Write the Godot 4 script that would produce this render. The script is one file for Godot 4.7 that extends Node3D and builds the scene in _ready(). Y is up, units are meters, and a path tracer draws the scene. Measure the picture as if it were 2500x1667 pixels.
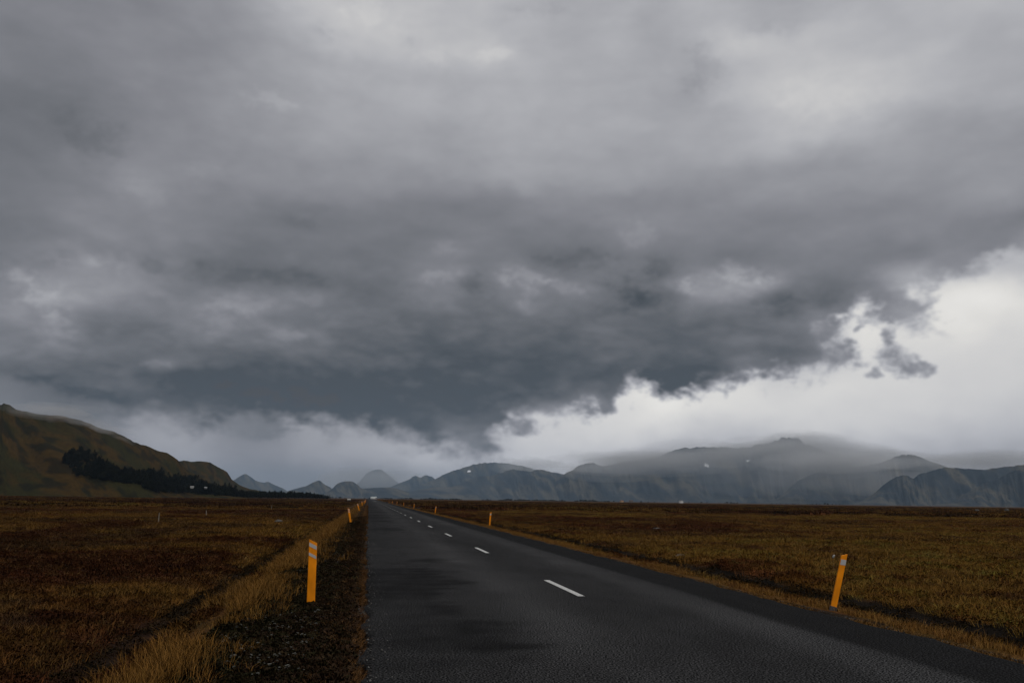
extends Node3D
# A straight road over a brown autumn plain, marker posts on both verges, a wooded hill on the left,
# hazy mountains ahead and on the right, a heavy cloud deck above.

# brightness of the cloud deck and of the paler air under it: rows by elevation (0 to 30 by 1.5 degrees), columns by bearing (-26 to 44 by 2.5 degrees)
const CLOUD_GREY := [
	[110, 108, 106, 103, 101, 99, 97, 95, 92, 91, 93, 94, 96, 99, 101, 103, 106, 106, 105, 106, 108, 110, 113, 116, 119, 122, 125, 127, 128],
	[111, 108, 105, 102, 100, 99, 96, 93, 90, 88, 92, 95, 96, 101, 102, 106, 110, 107, 104, 105, 107, 110, 113, 116, 120, 123, 126, 128, 129],
	[111, 108, 105, 100, 100, 100, 97, 93, 87, 84, 90, 99, 95, 107, 104, 112, 121, 108, 103, 103, 106, 109, 112, 117, 121, 124, 127, 129, 131],
	[112, 108, 105, 96, 100, 102, 98, 97, 87, 82, 81, 98, 95, 109, 96, 124, 138, 106, 99, 101, 105, 108, 112, 117, 122, 126, 129, 131, 132],
	[113, 108, 105, 95, 92, 92, 87, 83, 80, 79, 80, 83, 88, 91, 91, 123, 129, 100, 94, 98, 106, 108, 111, 117, 124, 129, 131, 132, 133],
	[116, 112, 108, 100, 99, 98, 91, 85, 84, 85, 86, 85, 85, 83, 85, 90, 93, 97, 87, 93, 111, 107, 110, 119, 128, 133, 134, 134, 135],
	[120, 121, 122, 118, 106, 104, 105, 102, 99, 97, 96, 93, 89, 87, 90, 91, 91, 91, 88, 92, 106, 104, 112, 120, 134, 139, 136, 135, 136],
	[122, 126, 131, 133, 119, 115, 119, 120, 117, 112, 101, 98, 97, 97, 96, 97, 98, 98, 97, 98, 102, 102, 120, 121, 145, 145, 138, 137, 137],
	[120, 119, 131, 140, 135, 128, 124, 121, 116, 111, 104, 103, 107, 103, 103, 105, 105, 104, 105, 108, 108, 104, 108, 120, 150, 148, 136, 139, 140],
	[117, 113, 123, 138, 125, 125, 111, 110, 109, 107, 105, 108, 125, 109, 120, 118, 115, 110, 111, 134, 140, 118, 112, 118, 165, 136, 132, 146, 142],
	[116, 112, 116, 122, 125, 123, 115, 112, 112, 112, 112, 114, 120, 118, 122, 118, 116, 116, 115, 123, 118, 122, 124, 123, 122, 125, 128, 150, 139],
	[117, 115, 118, 128, 130, 129, 122, 115, 115, 115, 115, 115, 122, 120, 118, 112, 114, 121, 122, 125, 122, 124, 128, 128, 130, 131, 128, 125, 133],
	[117, 118, 120, 124, 133, 131, 127, 122, 119, 119, 120, 120, 118, 122, 124, 124, 126, 130, 132, 130, 128, 128, 130, 131, 134, 138, 145, 142, 141],
	[115, 112, 116, 124, 136, 136, 135, 136, 136, 134, 133, 131, 127, 127, 130, 134, 136, 136, 137, 138, 141, 145, 147, 145, 145, 146, 148, 144, 144],
	[114, 112, 112, 118, 128, 132, 136, 137, 140, 142, 143, 145, 146, 150, 158, 157, 156, 155, 150, 148, 148, 148, 150, 152, 154, 152, 148, 145, 147],
	[115, 112, 117, 121, 128, 132, 138, 146, 149, 154, 155, 155, 153, 155, 161, 160, 160, 159, 158, 160, 166, 176, 179, 170, 162, 157, 158, 161, 160],
	[120, 121, 119, 122, 130, 134, 140, 146, 150, 157, 159, 160, 158, 160, 168, 165, 165, 165, 162, 162, 168, 178, 183, 184, 182, 177, 170, 164, 164],
	[124, 122, 126, 128, 132, 134, 140, 148, 155, 164, 166, 169, 167, 170, 170, 169, 167, 165, 162, 160, 178, 189, 191, 190, 186, 177, 166, 166, 168],
	[127, 128, 130, 129, 132, 134, 139, 148, 160, 166, 170, 171, 168, 172, 172, 170, 168, 165, 162, 161, 178, 184, 183, 181, 179, 177, 171, 174, 177],
	[128, 129, 130, 132, 130, 136, 141, 148, 165, 178, 182, 184, 182, 185, 176, 169, 168, 169, 162, 170, 188, 182, 181, 179, 175, 176, 178, 179, 178],
	[128, 129, 131, 131, 132, 137, 145, 165, 184, 187, 187, 185, 182, 183, 175, 168, 167, 169, 163, 174, 175, 168, 168, 169, 170, 176, 178, 178, 176],
]
const AIR_GREY := [
	[119, 119, 118, 118, 120, 125, 126, 122, 120, 120, 122, 130, 140, 148, 153, 154, 152, 149, 146, 146, 146, 146, 146, 146, 146, 145, 144, 144, 151],
	[119, 119, 120, 120, 123, 132, 135, 127, 123, 123, 129, 138, 150, 158, 165, 166, 163, 156, 150, 150, 150, 150, 150, 150, 150, 148, 146, 146, 155],
	[118, 118, 118, 116, 119, 144, 145, 129, 130, 140, 150, 160, 165, 160, 175, 180, 178, 170, 163, 160, 162, 162, 164, 162, 158, 156, 154, 154, 163],
	[116, 116, 118, 112, 110, 146, 143, 123, 131, 149, 150, 155, 161, 164, 189, 193, 196, 197, 191, 185, 186, 186, 190, 190, 186, 180, 176, 174, 174],
	[115, 113, 112, 101, 112, 135, 136, 129, 135, 145, 148, 151, 159, 169, 185, 191, 204, 208, 217, 211, 206, 202, 201, 199, 197, 195, 190, 185, 184],
	[115, 113, 110, 105, 114, 128, 132, 132, 136, 142, 146, 151, 158, 169, 181, 189, 202, 212, 217, 207, 208, 199, 205, 204, 202, 200, 198, 192, 192],
	[115, 113, 111, 110, 116, 125, 131, 133, 136, 141, 145, 151, 159, 169, 179, 188, 198, 209, 211, 205, 198, 181, 178, 208, 205, 205, 202, 198, 200],
	[116, 114, 114, 114, 119, 125, 130, 133, 136, 141, 145, 151, 159, 168, 178, 186, 195, 202, 204, 200, 194, 185, 174, 215, 210, 218, 208, 209, 206],
	[117, 116, 116, 117, 121, 125, 130, 133, 137, 141, 146, 152, 160, 168, 177, 185, 191, 196, 198, 196, 193, 190, 194, 213, 209, 220, 220, 201, 203],
	[118, 118, 118, 120, 123, 126, 130, 134, 138, 142, 147, 153, 160, 168, 176, 183, 189, 193, 194, 194, 193, 194, 199, 206, 201, 186, 182, 182, 192],
	[120, 120, 121, 122, 124, 128, 131, 135, 139, 143, 148, 154, 161, 168, 175, 181, 186, 190, 192, 193, 193, 195, 199, 202, 198, 191, 180, 184, 190],
	[122, 122, 123, 124, 126, 129, 132, 136, 140, 144, 149, 155, 162, 168, 174, 180, 185, 188, 190, 192, 193, 195, 198, 199, 198, 193, 188, 188, 191],
	[123, 124, 124, 126, 128, 131, 134, 137, 141, 145, 151, 156, 162, 168, 174, 179, 183, 186, 189, 191, 193, 195, 197, 198, 197, 195, 192, 192, 193],
	[125, 125, 126, 128, 130, 132, 135, 139, 142, 147, 152, 157, 163, 168, 174, 178, 182, 185, 188, 190, 192, 194, 196, 197, 196, 195, 194, 194, 194],
	[127, 127, 128, 130, 131, 134, 137, 140, 144, 148, 153, 158, 163, 168, 173, 178, 181, 184, 187, 189, 191, 193, 195, 196, 196, 195, 195, 195, 194],
	[128, 129, 130, 131, 133, 136, 138, 142, 145, 149, 154, 159, 164, 168, 173, 177, 181, 184, 186, 188, 190, 192, 194, 195, 195, 195, 195, 195, 194],
	[130, 131, 132, 133, 135, 137, 140, 143, 147, 151, 155, 159, 164, 169, 173, 177, 180, 183, 185, 188, 190, 191, 193, 194, 194, 194, 194, 194, 194],
	[131, 132, 133, 135, 137, 139, 142, 145, 148, 152, 156, 160, 164, 169, 173, 176, 179, 182, 185, 187, 189, 190, 192, 193, 193, 194, 194, 194, 194],
	[133, 134, 135, 136, 138, 141, 143, 146, 149, 153, 157, 161, 165, 169, 172, 176, 179, 182, 184, 186, 188, 189, 191, 192, 192, 193, 193, 193, 193],
	[134, 135, 137, 138, 140, 142, 145, 147, 151, 154, 158, 161, 165, 169, 172, 175, 178, 181, 183, 185, 187, 189, 190, 191, 191, 192, 192, 192, 192],
	[136, 137, 138, 140, 142, 144, 146, 149, 152, 155, 158, 162, 165, 169, 172, 175, 178, 180, 183, 185, 186, 188, 189, 190, 191, 191, 191, 191, 191],
]
const CLOUD_EDGE := [Vector2(-28.31, 5.00), Vector2(-21.49, 6.15), Vector2(-20.08, 6.26), Vector2(-16.95, 5.58), Vector2(-14.49, 4.55), Vector2(-11.02, 4.50), Vector2(-8.88, 5.02), Vector2(-6.24, 4.85), Vector2(-3.82, 4.94), Vector2(-1.47, 4.79), Vector2(-0.07, 4.49), Vector2(1.35, 3.96), Vector2(2.76, 3.71), Vector2(5.03, 3.48), Vector2(7.03, 2.86), Vector2(8.46, 2.74), Vector2(7.87, 3.86), Vector2(9.16, 5.15), Vector2(11.31, 5.26), Vector2(13.88, 5.71), Vector2(15.30, 5.85), Vector2(15.56, 6.62), Vector2(16.59, 7.13), Vector2(17.16, 7.83), Vector2(18.29, 7.77), Vector2(19.41, 7.20), Vector2(22.72, 7.29), Vector2(23.42, 7.75), Vector2(25.32, 8.26), Vector2(26.65, 8.36), Vector2(28.62, 8.56), Vector2(29.17, 9.21), Vector2(28.96, 10.17), Vector2(29.78, 11.20), Vector2(30.85, 12.07), Vector2(31.96, 11.60), Vector2(33.79, 11.20), Vector2(34.72, 10.74), Vector2(35.45, 10.95), Vector2(35.28, 11.87), Vector2(34.24, 12.47), Vector2(33.91, 13.02), Vector2(36.33, 13.31), Vector2(38.11, 13.89), Vector2(39.31, 14.74), Vector2(40.45, 14.77), Vector2(48.54, 15.56)]
const SCRAPS := [[30.24, 9.27, 1.11, 0.80], [30.83, 9.72, 0.55, 0.48], [33.39, 8.74, 1.05, 0.68], [34.41, 8.16, 0.80, 0.36], [35.09, 7.77, 0.42, 0.23], [33.24, 10.24, 0.36, 0.58], [31.73, 7.95, 0.39, 0.24], [31.39, 10.89, 0.28, 0.21], [-5.80, 4.24, 1.61, 0.38], [-7.91, 4.16, 2.38, 0.60], [9.57, 4.59, 1.14, 0.45]]
# single puffs and hollows of the deck: bearing, elevation, half width, half height, brighter or darker by
const PUFFS := [[-20.80, 12.21, 0.89, 0.99, 18], [-20.00, 11.05, 1.36, 1.12, 14], [-18.93, 9.39, 0.91, 0.88, 14], [-17.34, 13.56, 0.83, 0.38, 16], [-15.52, 13.66, 0.86, 0.65, 14], [-8.96, 11.89, 2.14, 0.68, 10], [-9.41, 10.76, 1.59, 0.81, 8], [-5.61, 10.19, 1.51, 0.61, 12], [-4.92, 12.46, 1.39, 0.55, 8], [-13.54, 7.90, 0.99, 0.37, 14], [-15.43, 7.11, 1.21, 0.47, 5], [4.44, 14.56, 1.62, 0.62, 14], [2.15, 13.12, 1.16, 0.57, 6], [9.75, 14.45, 1.77, 0.51, 16], [12.40, 14.03, 2.34, 0.51, 14], [10.35, 13.03, 0.73, 0.71, 10], [23.88, 14.45, 2.46, 0.50, 22], [20.50, 13.75, 0.85, 0.42, 22], [25.23, 13.69, 1.62, 0.41, 12], [17.40, 17.21, 1.31, 0.84, 9], [4.68, 16.61, 0.89, 0.56, 10], [-7.67, 24.70, 1.56, 0.46, 12], [-1.29, 30.45, 1.82, 0.99, 8], [7.40, 28.66, 1.55, 0.51, 10], [3.40, 28.25, 1.23, 0.51, 8], [30.09, 24.54, 3.91, 1.25, 6], [-14.95, 18.43, 1.52, 1.02, 6], [-11.15, 19.75, 1.07, 0.78, 6], [6.51, 14.11, 1.18, 1.00, -12], [13.57, 15.59, 3.51, 0.62, -10], [16.77, 13.57, 1.73, 1.13, -14], [19.38, 14.91, 1.14, 0.70, -10], [25.75, 12.97, 1.61, 0.68, -10], [17.91, 12.70, 1.71, 0.85, -8], [-7.20, 13.68, 5.57, 0.68, -8], [-14.31, 14.06, 1.13, 0.47, -8], [-19.33, 13.43, 1.62, 0.50, -10], [4.08, 6.91, 4.31, 0.71, -6], [-19.33, 6.56, 1.35, 0.30, -14], [-16.98, 5.97, 1.88, 0.36, -12], [-10.71, 7.15, 2.33, 0.67, -12], [-5.94, 6.57, 4.10, 0.69, -14], [-1.63, 8.15, 2.82, 0.56, -6], [-1.53, 5.91, 4.21, 0.70, -10], [18.69, 7.88, 1.96, 0.51, -12], [21.76, 8.12, 1.64, 0.56, -8], [12.71, 6.47, 3.42, 0.57, -8], [28.12, 12.30, 2.07, 0.81, -8], [33.48, 12.46, 1.21, 0.65, -8], [22.31, 27.17, 1.46, 1.77, -9], [-3.91, 29.06, 1.19, 0.35, -10], [1.53, 29.04, 0.76, 0.38, -10], [10.78, 31.24, 1.87, 0.50, -8], [27.03, 29.19, 2.23, 0.49, -8], [-18.43, 20.91, 2.19, 1.46, -8], [-4.94, 17.58, 1.13, 0.41, -6], [2.62, 8.01, 2.29, 0.57, -6]]
const CRESTS := {
	"hill": [Vector3(-565, 131, -1115), Vector3(-523, 119, -1136), Vector3(-488, 112, -1151), Vector3(-465, 111, -1160), Vector3(-455, 110, -1164), Vector3(-449, 110, -1167), Vector3(-438, 106, -1171), Vector3(-421, 102, -1177), Vector3(-403, 100, -1183), Vector3(-376, 97, -1192), Vector3(-359, 92, -1197), Vector3(-344, 85, -1202), Vector3(-328, 81, -1206), Vector3(-312, 74, -1210), Vector3(-298, 68, -1214), Vector3(-288, 65, -1216), Vector3(-278, 60, -1219), Vector3(-266, 56, -1221), Vector3(-253, 49, -1224), Vector3(-244, 39, -1226), Vector3(-234, 32, -1228), Vector3(-221, 26, -1230), Vector3(-204, 17, -1233), Vector3(-182, 10, -1237), Vector3(-161, 4, -1240)],
	"hill_far": [Vector3(-490, 68, -1939), Vector3(-427, 72, -1954), Vector3(-398, 75, -1960), Vector3(-379, 75, -1964), Vector3(-346, 74, -1970), Vector3(-325, 65, -1973), Vector3(-304, 53, -1977), Vector3(-293, 38, -1978), Vector3(-276, 26, -1981), Vector3(-258, 19, -1983), Vector3(-237, 15, -1986), Vector3(-209, 9, -1989)],
	"blue_peak": [Vector3(-2223, 105, -12809), Vector3(-2030, 131, -12841), Vector3(-1862, 237, -12866), Vector3(-1756, 309, -12881), Vector3(-1689, 298, -12890), Vector3(-1596, 231, -12902), Vector3(-1482, 198, -12915), Vector3(-1415, 211, -12923), Vector3(-1322, 166, -12933), Vector3(-1206, 122, -12944), Vector3(-1088, 54, -12954)],
	"blue_crag": [Vector3(-895, 47, -9458), Vector3(-748, 91, -9471), Vector3(-649, 119, -9478), Vector3(-566, 163, -9483), Vector3(-516, 176, -9486), Vector3(-463, 139, -9489), Vector3(-384, 97, -9492), Vector3(-288, 44, -9496)],
	"blue_dome": [Vector3(-434, 39, -8990), Vector3(-356, 95, -8993), Vector3(-310, 142, -8995), Vector3(-230, 166, -8997), Vector3(-164, 161, -8999), Vector3(-105, 129, -8999), Vector3(-71, 97, -9000), Vector3(-33, 99, -9000), Vector3(107, 108, -8999), Vector3(248, 107, -8997), Vector3(406, 70, -8991)],
	"pale_dome": [Vector3(-528, 208, -18993), Vector3(-207, 328, -18999), Vector3(-82, 494, -19000), Vector3(46, 579, -19000), Vector3(244, 599, -18998), Vector3(414, 486, -18995), Vector3(619, 324, -18990), Vector3(921, 246, -18978), Vector3(1290, 169, -18956)],
	"twin_peak": [Vector3(50, 120, -15000), Vector3(360, 189, -14996), Vector3(541, 270, -14990), Vector3(670, 324, -14985), Vector3(773, 386, -14980), Vector3(854, 353, -14976), Vector3(931, 399, -14971), Vector3(1011, 382, -14966), Vector3(1118, 331, -14958), Vector3(1411, 244, -14933), Vector3(1677, 142, -14906)],
	"cloud_peak": [Vector3(515, 103, -13490), Vector3(842, 232, -13474), Vector3(1006, 305, -13462), Vector3(1147, 383, -13451), Vector3(1312, 445, -13436), Vector3(1454, 495, -13421), Vector3(1644, 545, -13400), Vector3(1787, 559, -13381), Vector3(1930, 566, -13361), Vector3(2168, 541, -13325), Vector3(2501, 473, -13266), Vector3(2925, 312, -13179), Vector3(3388, 106, -13068)],
	"front_ridge": [Vector3(420, 75, -10992), Vector3(650, 116, -10981), Vector3(842, 148, -10968), Vector3(1035, 160, -10951), Vector3(1227, 240, -10931), Vector3(1381, 290, -10913), Vector3(1498, 298, -10898), Vector3(1613, 332, -10881), Vector3(1768, 379, -10857), Vector3(1864, 365, -10841), Vector3(1999, 357, -10817), Vector3(2076, 383, -10802), Vector3(2230, 359, -10772), Vector3(2326, 341, -10751), Vector3(2497, 285, -10713), Vector3(2723, 163, -10658), Vector3(2947, 60, -10598)],
	"massif": [Vector3(1820, 44, -9833), Vector3(1993, 160, -9799), Vector3(2166, 284, -9763), Vector3(2270, 347, -9739), Vector3(2373, 410, -9714), Vector3(2477, 429, -9688), Vector3(2613, 395, -9653), Vector3(2783, 431, -9605), Vector3(2935, 459, -9560), Vector3(3151, 490, -9490), Vector3(3367, 578, -9416), Vector3(3577, 605, -9338), Vector3(3737, 613, -9276), Vector3(3971, 604, -9178), Vector3(4124, 613, -9110), Vector3(4246, 646, -9054), Vector3(4366, 671, -8996), Vector3(4441, 708, -8960), Vector3(4544, 712, -8908), Vector3(4587, 704, -8886), Vector3(4642, 652, -8857), Vector3(4712, 618, -8820), Vector3(4795, 583, -8776), Vector3(4916, 516, -8708), Vector3(5112, 383, -8594), Vector3(5302, 253, -8479), Vector3(5484, 125, -8362), Vector3(5660, 1, -8244)],
	"mist_spur": [Vector3(3415, 1, -7455), Vector3(3514, 24, -7409), Vector3(3611, 66, -7362), Vector3(3734, 190, -7300), Vector3(3830, 246, -7251), Vector3(3947, 301, -7188), Vector3(4082, 314, -7112), Vector3(4182, 328, -7053), Vector3(4323, 354, -6968), Vector3(4387, 381, -6927), Vector3(4472, 420, -6873), Vector3(4554, 426, -6819), Vector3(4651, 378, -6753), Vector3(4802, 299, -6647), Vector3(4980, 184, -6515), Vector3(5145, 16, -6385)],
	"dark_ridge": [Vector3(3552, -2, -6263), Vector3(3669, 18, -6195), Vector3(3766, 89, -6136), Vector3(3844, 171, -6088), Vector3(3919, 217, -6040), Vector3(3964, 220, -6010), Vector3(3999, 200, -5988), Vector3(4026, 229, -5969), Vector3(4080, 246, -5933), Vector3(4167, 277, -5872), Vector3(4258, 274, -5806), Vector3(4362, 262, -5728), Vector3(4457, 278, -5654), Vector3(4573, 294, -5561), Vector3(4681, 303, -5470), Vector3(4882, 237, -5292), Vector3(5062, 101, -5120), Vector3(5172, 2, -5009)],
	"near_spur": [Vector3(3543, -2, -5210), Vector3(3603, 12, -5168), Vector3(3678, 33, -5115), Vector3(3753, 92, -5060), Vector3(3826, 142, -5005), Vector3(3882, 171, -4962), Vector3(3938, 210, -4917), Vector3(4000, 238, -4867), Vector3(4065, 266, -4813), Vector3(4219, 292, -4678), Vector3(4385, 225, -4524), Vector3(4527, 19, -4381)],
}


const ROAD_LEFT := 0.05
const ROAD_RIGHT := 6.84
const CENTRE := 3.66

var rng := RandomNumberGenerator.new()
var noise_a := FastNoiseLite.new()
var noise_b := FastNoiseLite.new()
var noise_c := FastNoiseLite.new()
var taken := {}

# ---------------------------------------------------------------- helpers
func numbered(called: String) -> String:
	if not taken.has(called):
		taken[called] = 0
		return called
	taken[called] += 1
	return "%s_%03d" % [called, taken[called]]

func tag(o: Node, label := "", category := "", group := "", kind := "") -> void:
	if label: o.set_meta("label", label)
	if category: o.set_meta("category", category)
	if group: o.set_meta("group", group)
	if kind: o.set_meta("kind", kind)

func thing(called: String, at: Vector3, label: String, category: String, group := "") -> Node3D:
	var o := Node3D.new()
	o.name = numbered(called)
	add_child(o)
	o.position = at
	tag(o, label, category, group)
	return o

func put(called: String, mesh: Mesh, material: Material, parent: Node) -> MeshInstance3D:
	var o := MeshInstance3D.new()
	o.name = numbered(called) if parent == self else called
	o.mesh = mesh
	o.material_override = material
	parent.add_child(o, true)
	return o

func lin(c: Color) -> Color:
	return c.linear_to_srgb()

func paint(albedo: Color, rough := 0.8, spec := 0.4) -> StandardMaterial3D:
	var m := StandardMaterial3D.new()
	m.albedo_color = lin(albedo)
	m.roughness = rough
	m.metallic_specular = spec
	return m

# vertex and copy colours are stored four times as bright (8 bits a channel) and brought back here
func tinted(rough := 0.9, spec := 0.25) -> StandardMaterial3D:
	var m := paint(Color(0.25, 0.25, 0.25), rough, spec)
	m.vertex_color_use_as_albedo = true
	return m

func v4(c: Color) -> Color:
	return Color(minf(c.r * 4.0, 1.0), minf(c.g * 4.0, 1.0), minf(c.b * 4.0, 1.0))

func speckle(size: int, freq: float, lo: float, hi: float, seed_: int, sharp := 1.0) -> ImageTexture:
	var n := FastNoiseLite.new()
	n.seed = seed_
	n.frequency = freq
	n.noise_type = FastNoiseLite.TYPE_SIMPLEX_SMOOTH
	n.fractal_octaves = 3
	var im := n.get_seamless_image(size, size)
	im.convert(Image.FORMAT_RGB8)
	for y in size:
		for x in size:
			var t := im.get_pixel(x, y).r
			t = clampf((t - 0.5) * sharp + 0.5, 0.0, 1.0)
			var g := lerpf(lo, hi, t)
			im.set_pixel(x, y, Color(g, g, g))
	return ImageTexture.create_from_image(im)

func grid_mesh(nx: int, nz: int, p: PackedVector3Array, c: PackedColorArray) -> ArrayMesh:
	var nrm := PackedVector3Array()
	nrm.resize(p.size())
	for j in nz:
		for i in nx:
			var k := j * nx + i
			var dx := p[k + 1 if i < nx - 1 else k] - p[k - 1 if i > 0 else k]
			var dz := p[k + nx if j < nz - 1 else k] - p[k - nx if j > 0 else k]
			var n := dz.cross(dx).normalized()
			nrm[k] = n if n.y >= 0.0 else -n
	var mid := (nz / 2) * nx + nx / 2
	var upright := (p[mid + nx] - p[mid]).cross(p[mid + 1] - p[mid]).y > 0.0
	var idx := PackedInt32Array()
	idx.resize((nx - 1) * (nz - 1) * 6)
	var w := 0
	for j in nz - 1:
		for i in nx - 1:
			var k := j * nx + i
			for q in [k, k + 1, k + nx, k + 1, k + nx + 1, k + nx] if upright else [k, k + nx, k + 1, k + 1, k + nx, k + nx + 1]:
				idx[w] = q
				w += 1
	var a := []
	a.resize(Mesh.ARRAY_MAX)
	a[Mesh.ARRAY_VERTEX] = p
	a[Mesh.ARRAY_NORMAL] = nrm
	a[Mesh.ARRAY_COLOR] = c
	a[Mesh.ARRAY_INDEX] = idx
	var m := ArrayMesh.new()
	m.add_surface_from_arrays(Mesh.PRIMITIVE_TRIANGLES, a)
	return m

func ramp(x: float, xs: Array, ys: Array) -> float:
	if x <= xs[0]: return ys[0]
	for i in range(1, xs.size()):
		if x < xs[i]:
			var t: float = (x - xs[i - 1]) / (xs[i] - xs[i - 1])
			return lerpf(ys[i - 1], ys[i], t)
	return ys[-1]

# ---------------------------------------------------------------- sky
var sky_noise: Array = []
var cloud_im: Image
var air_im: Image
var edge_im: Image

func im_from(rows: Array) -> Image:
	var im := Image.create_empty(rows[0].size(), rows.size(), false, Image.FORMAT_RF)
	for y in rows.size():
		for x in rows[0].size():
			im.set_pixel(x, y, Color(rows[y][x], 0, 0))
	return im

func look(im: Image, x: float, y: float) -> float:
	x = clampf(x, 0.0, im.get_width() - 1.001)
	y = clampf(y, 0.0, im.get_height() - 1.001)
	var i := int(x)
	var j := int(y)
	var a := lerpf(im.get_pixel(i, j).r, im.get_pixel(i + 1, j).r, x - i)
	var b := lerpf(im.get_pixel(i, j + 1).r, im.get_pixel(i + 1, j + 1).r, x - i)
	return lerpf(a, b, y - j)

func edge_distance(p: Vector2) -> float:
	var best := 1e9
	var below := true
	for i in CLOUD_EDGE.size() - 1:
		var a: Vector2 = CLOUD_EDGE[i]
		var b: Vector2 = CLOUD_EDGE[i + 1]
		best = minf(best, Geometry2D.get_closest_point_to_segment(p, a, b).distance_to(p))
		# count crossings of a line straight down from p
		if (a.x > p.x) != (b.x > p.x):
			if a.y + (b.y - a.y) * (p.x - a.x) / (b.x - a.x) < p.y:
				below = not below
	return best if below else -best

func sky_setup() -> void:
	for i in 6:
		var n := FastNoiseLite.new()
		n.seed = 40 + i
		n.noise_type = FastNoiseLite.TYPE_SIMPLEX_SMOOTH
		n.fractal_octaves = [4, 4, 5, 5, 5, 5][i]
		n.frequency = [0.16, 0.16, 0.09, 0.35, 0.55, 0.03][i]
		n.fractal_gain = [0.5, 0.5, 0.5, 0.55, 0.6, 0.5][i]
		sky_noise.append(n)
	cloud_im = im_from(CLOUD_GREY)
	air_im = im_from(AIR_GREY)
	cloud_im.resize(29 * 4, 21 * 4, Image.INTERPOLATE_CUBIC)
	air_im.resize(29 * 4, 21 * 4, Image.INTERPOLATE_CUBIC)
	edge_im = Image.create_empty(320, 100, false, Image.FORMAT_RF)
	for y in 100:
		for x in 320:
			edge_im.set_pixel(x, y, Color(edge_distance(Vector2(-28.0 + x * 0.24, y * 0.2)), 0, 0))

# grey (0..255, as the eye sees it) of the sky at a bearing and an elevation in degrees
func sky_grey(az: float, el: float) -> float:
	var round_noise: float = sky_noise[5].get_noise_3d(cos(deg_to_rad(az)) * 40.0 * cos(deg_to_rad(el)), sin(deg_to_rad(az)) * 40.0 * cos(deg_to_rad(el)), el)
	var outer := ramp(el, [0.0, 10.0, 20.0, 32.0, 60.0], [86.0, 89.0, 98.0, 144.0, 198.0]) + 26.0 * round_noise  # unseen sky: low band set dark, zenith raised to brighten mist and ground
	var inside := smoothstep(-46.0, -24.0, az) * smoothstep(64.0, 42.0, az) * smoothstep(48.0, 29.0, el)
	if inside <= 0.0:
		return outer
	var a: float = az + 0.9 * sky_noise[0].get_noise_2d(az, el * 1.7) + 0.22 * sky_noise[4].get_noise_2d(az, el * 1.5)
	var e: float = el + 0.55 * sky_noise[1].get_noise_2d(az, el * 1.7) + 0.14 * sky_noise[4].get_noise_2d(az + 70.0, el * 1.5)
	var gx := (a + 26.0) / 2.5 * 4.0 + 1.5
	var gy := e / 1.5 * 4.0 + 1.5
	var c := look(cloud_im, gx, gy)
	var b := look(air_im, gx, gy)
	var fine: float = sky_noise[3].get_noise_2d(az, el * 1.6)
	var d := look(edge_im, (a + 28.0) / 0.24, e / 0.2) if e > 0.0 else 3.0
	if e > 19.8:
		d = -5.0
	var rag: float = sky_noise[4].get_noise_2d(az * 0.8 + 31.0, el * 1.3)
	var rag2: float = sky_noise[3].get_noise_2d(az * 4.0 + 11.0, el * 6.0)
	d += 0.95 * rag + 0.20 * rag2 - 0.18 * smoothstep(12.0, 20.0, az)
	var soft: float = lerpf(1.15, 0.7, smoothstep(4.0, 14.0, az)) * (1.0 + 0.9 * sky_noise[0].get_noise_2d(az * 2.0, el * 2.0))
	var m := smoothstep(soft, -soft, d)
	var puff: float = sky_noise[2].get_noise_2d(az * 1.6 + 9.0, el * 4.2)
	var low := smoothstep(17.0, 9.0, el)
	var bil: float = absf(sky_noise[0].get_noise_2d(az * 1.5 + 200.0, el * 3.4)) * 2.0 - 0.45
	c += (2.0 + 5.0 * low) * bil
	c += (6.0 + 7.0 * low) * puff + (2.0 + 1.5 * low) * fine
	b += 2.5 * fine
	for s in PUFFS:
		var dx: float = (a - s[0]) / s[2]
		var dy: float = (e - s[1]) / s[3]
		var q := dx * dx + dy * dy
		if q < 5.0:
			c += s[4] * 1.1 * exp(-1.1 * maxf(q + 1.6 * rag + 0.7 * rag2, 0.0)) * smoothstep(5.0, 3.0, q)
	var g := lerpf(b, c, m)
	for s in SCRAPS:
		var dx: float = (a - s[0]) / s[2]
		var dy: float = (e - s[1]) / s[3]
		var q := dx * dx + dy * dy
		if q < 5.0:
			q += 1.6 * rag + 0.9 * rag2
			g = lerpf(g, minf(g, c * 0.3 + 86.0), 0.9 * smoothstep(2.4, -0.6, q))
	return lerpf(outer, g, inside)

func sky_colour(az: float, el: float) -> Color:
	var g := sky_grey(az, el)
	var t := g / 255.0
	var r := ramp(g, [70.0, 100.0, 130.0, 175.0, 215.0], [0.925, 0.975, 0.994, 0.997, 1.008])
	var u := ramp(g, [70.0, 100.0, 130.0, 175.0, 215.0], [1.078, 1.048, 1.045, 1.024, 0.985])
	var c := Color(t * r, t, t * u).srgb_to_linear()
	# low down it is seen through the haze over the plain, which takes its share
	var pass_ := exp(-0.000035 * minf(850.0 / maxf(sin(deg_to_rad(el)), 0.001), 20000.0))
	c = Color(maxf((c.r - 0.14 * (1.0 - pass_)) / pass_, 0.02), maxf((c.g - 0.15 * (1.0 - pass_)) / pass_, 0.02), maxf((c.b - 0.165 * (1.0 - pass_)) / pass_, 0.02))
	return c

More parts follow.
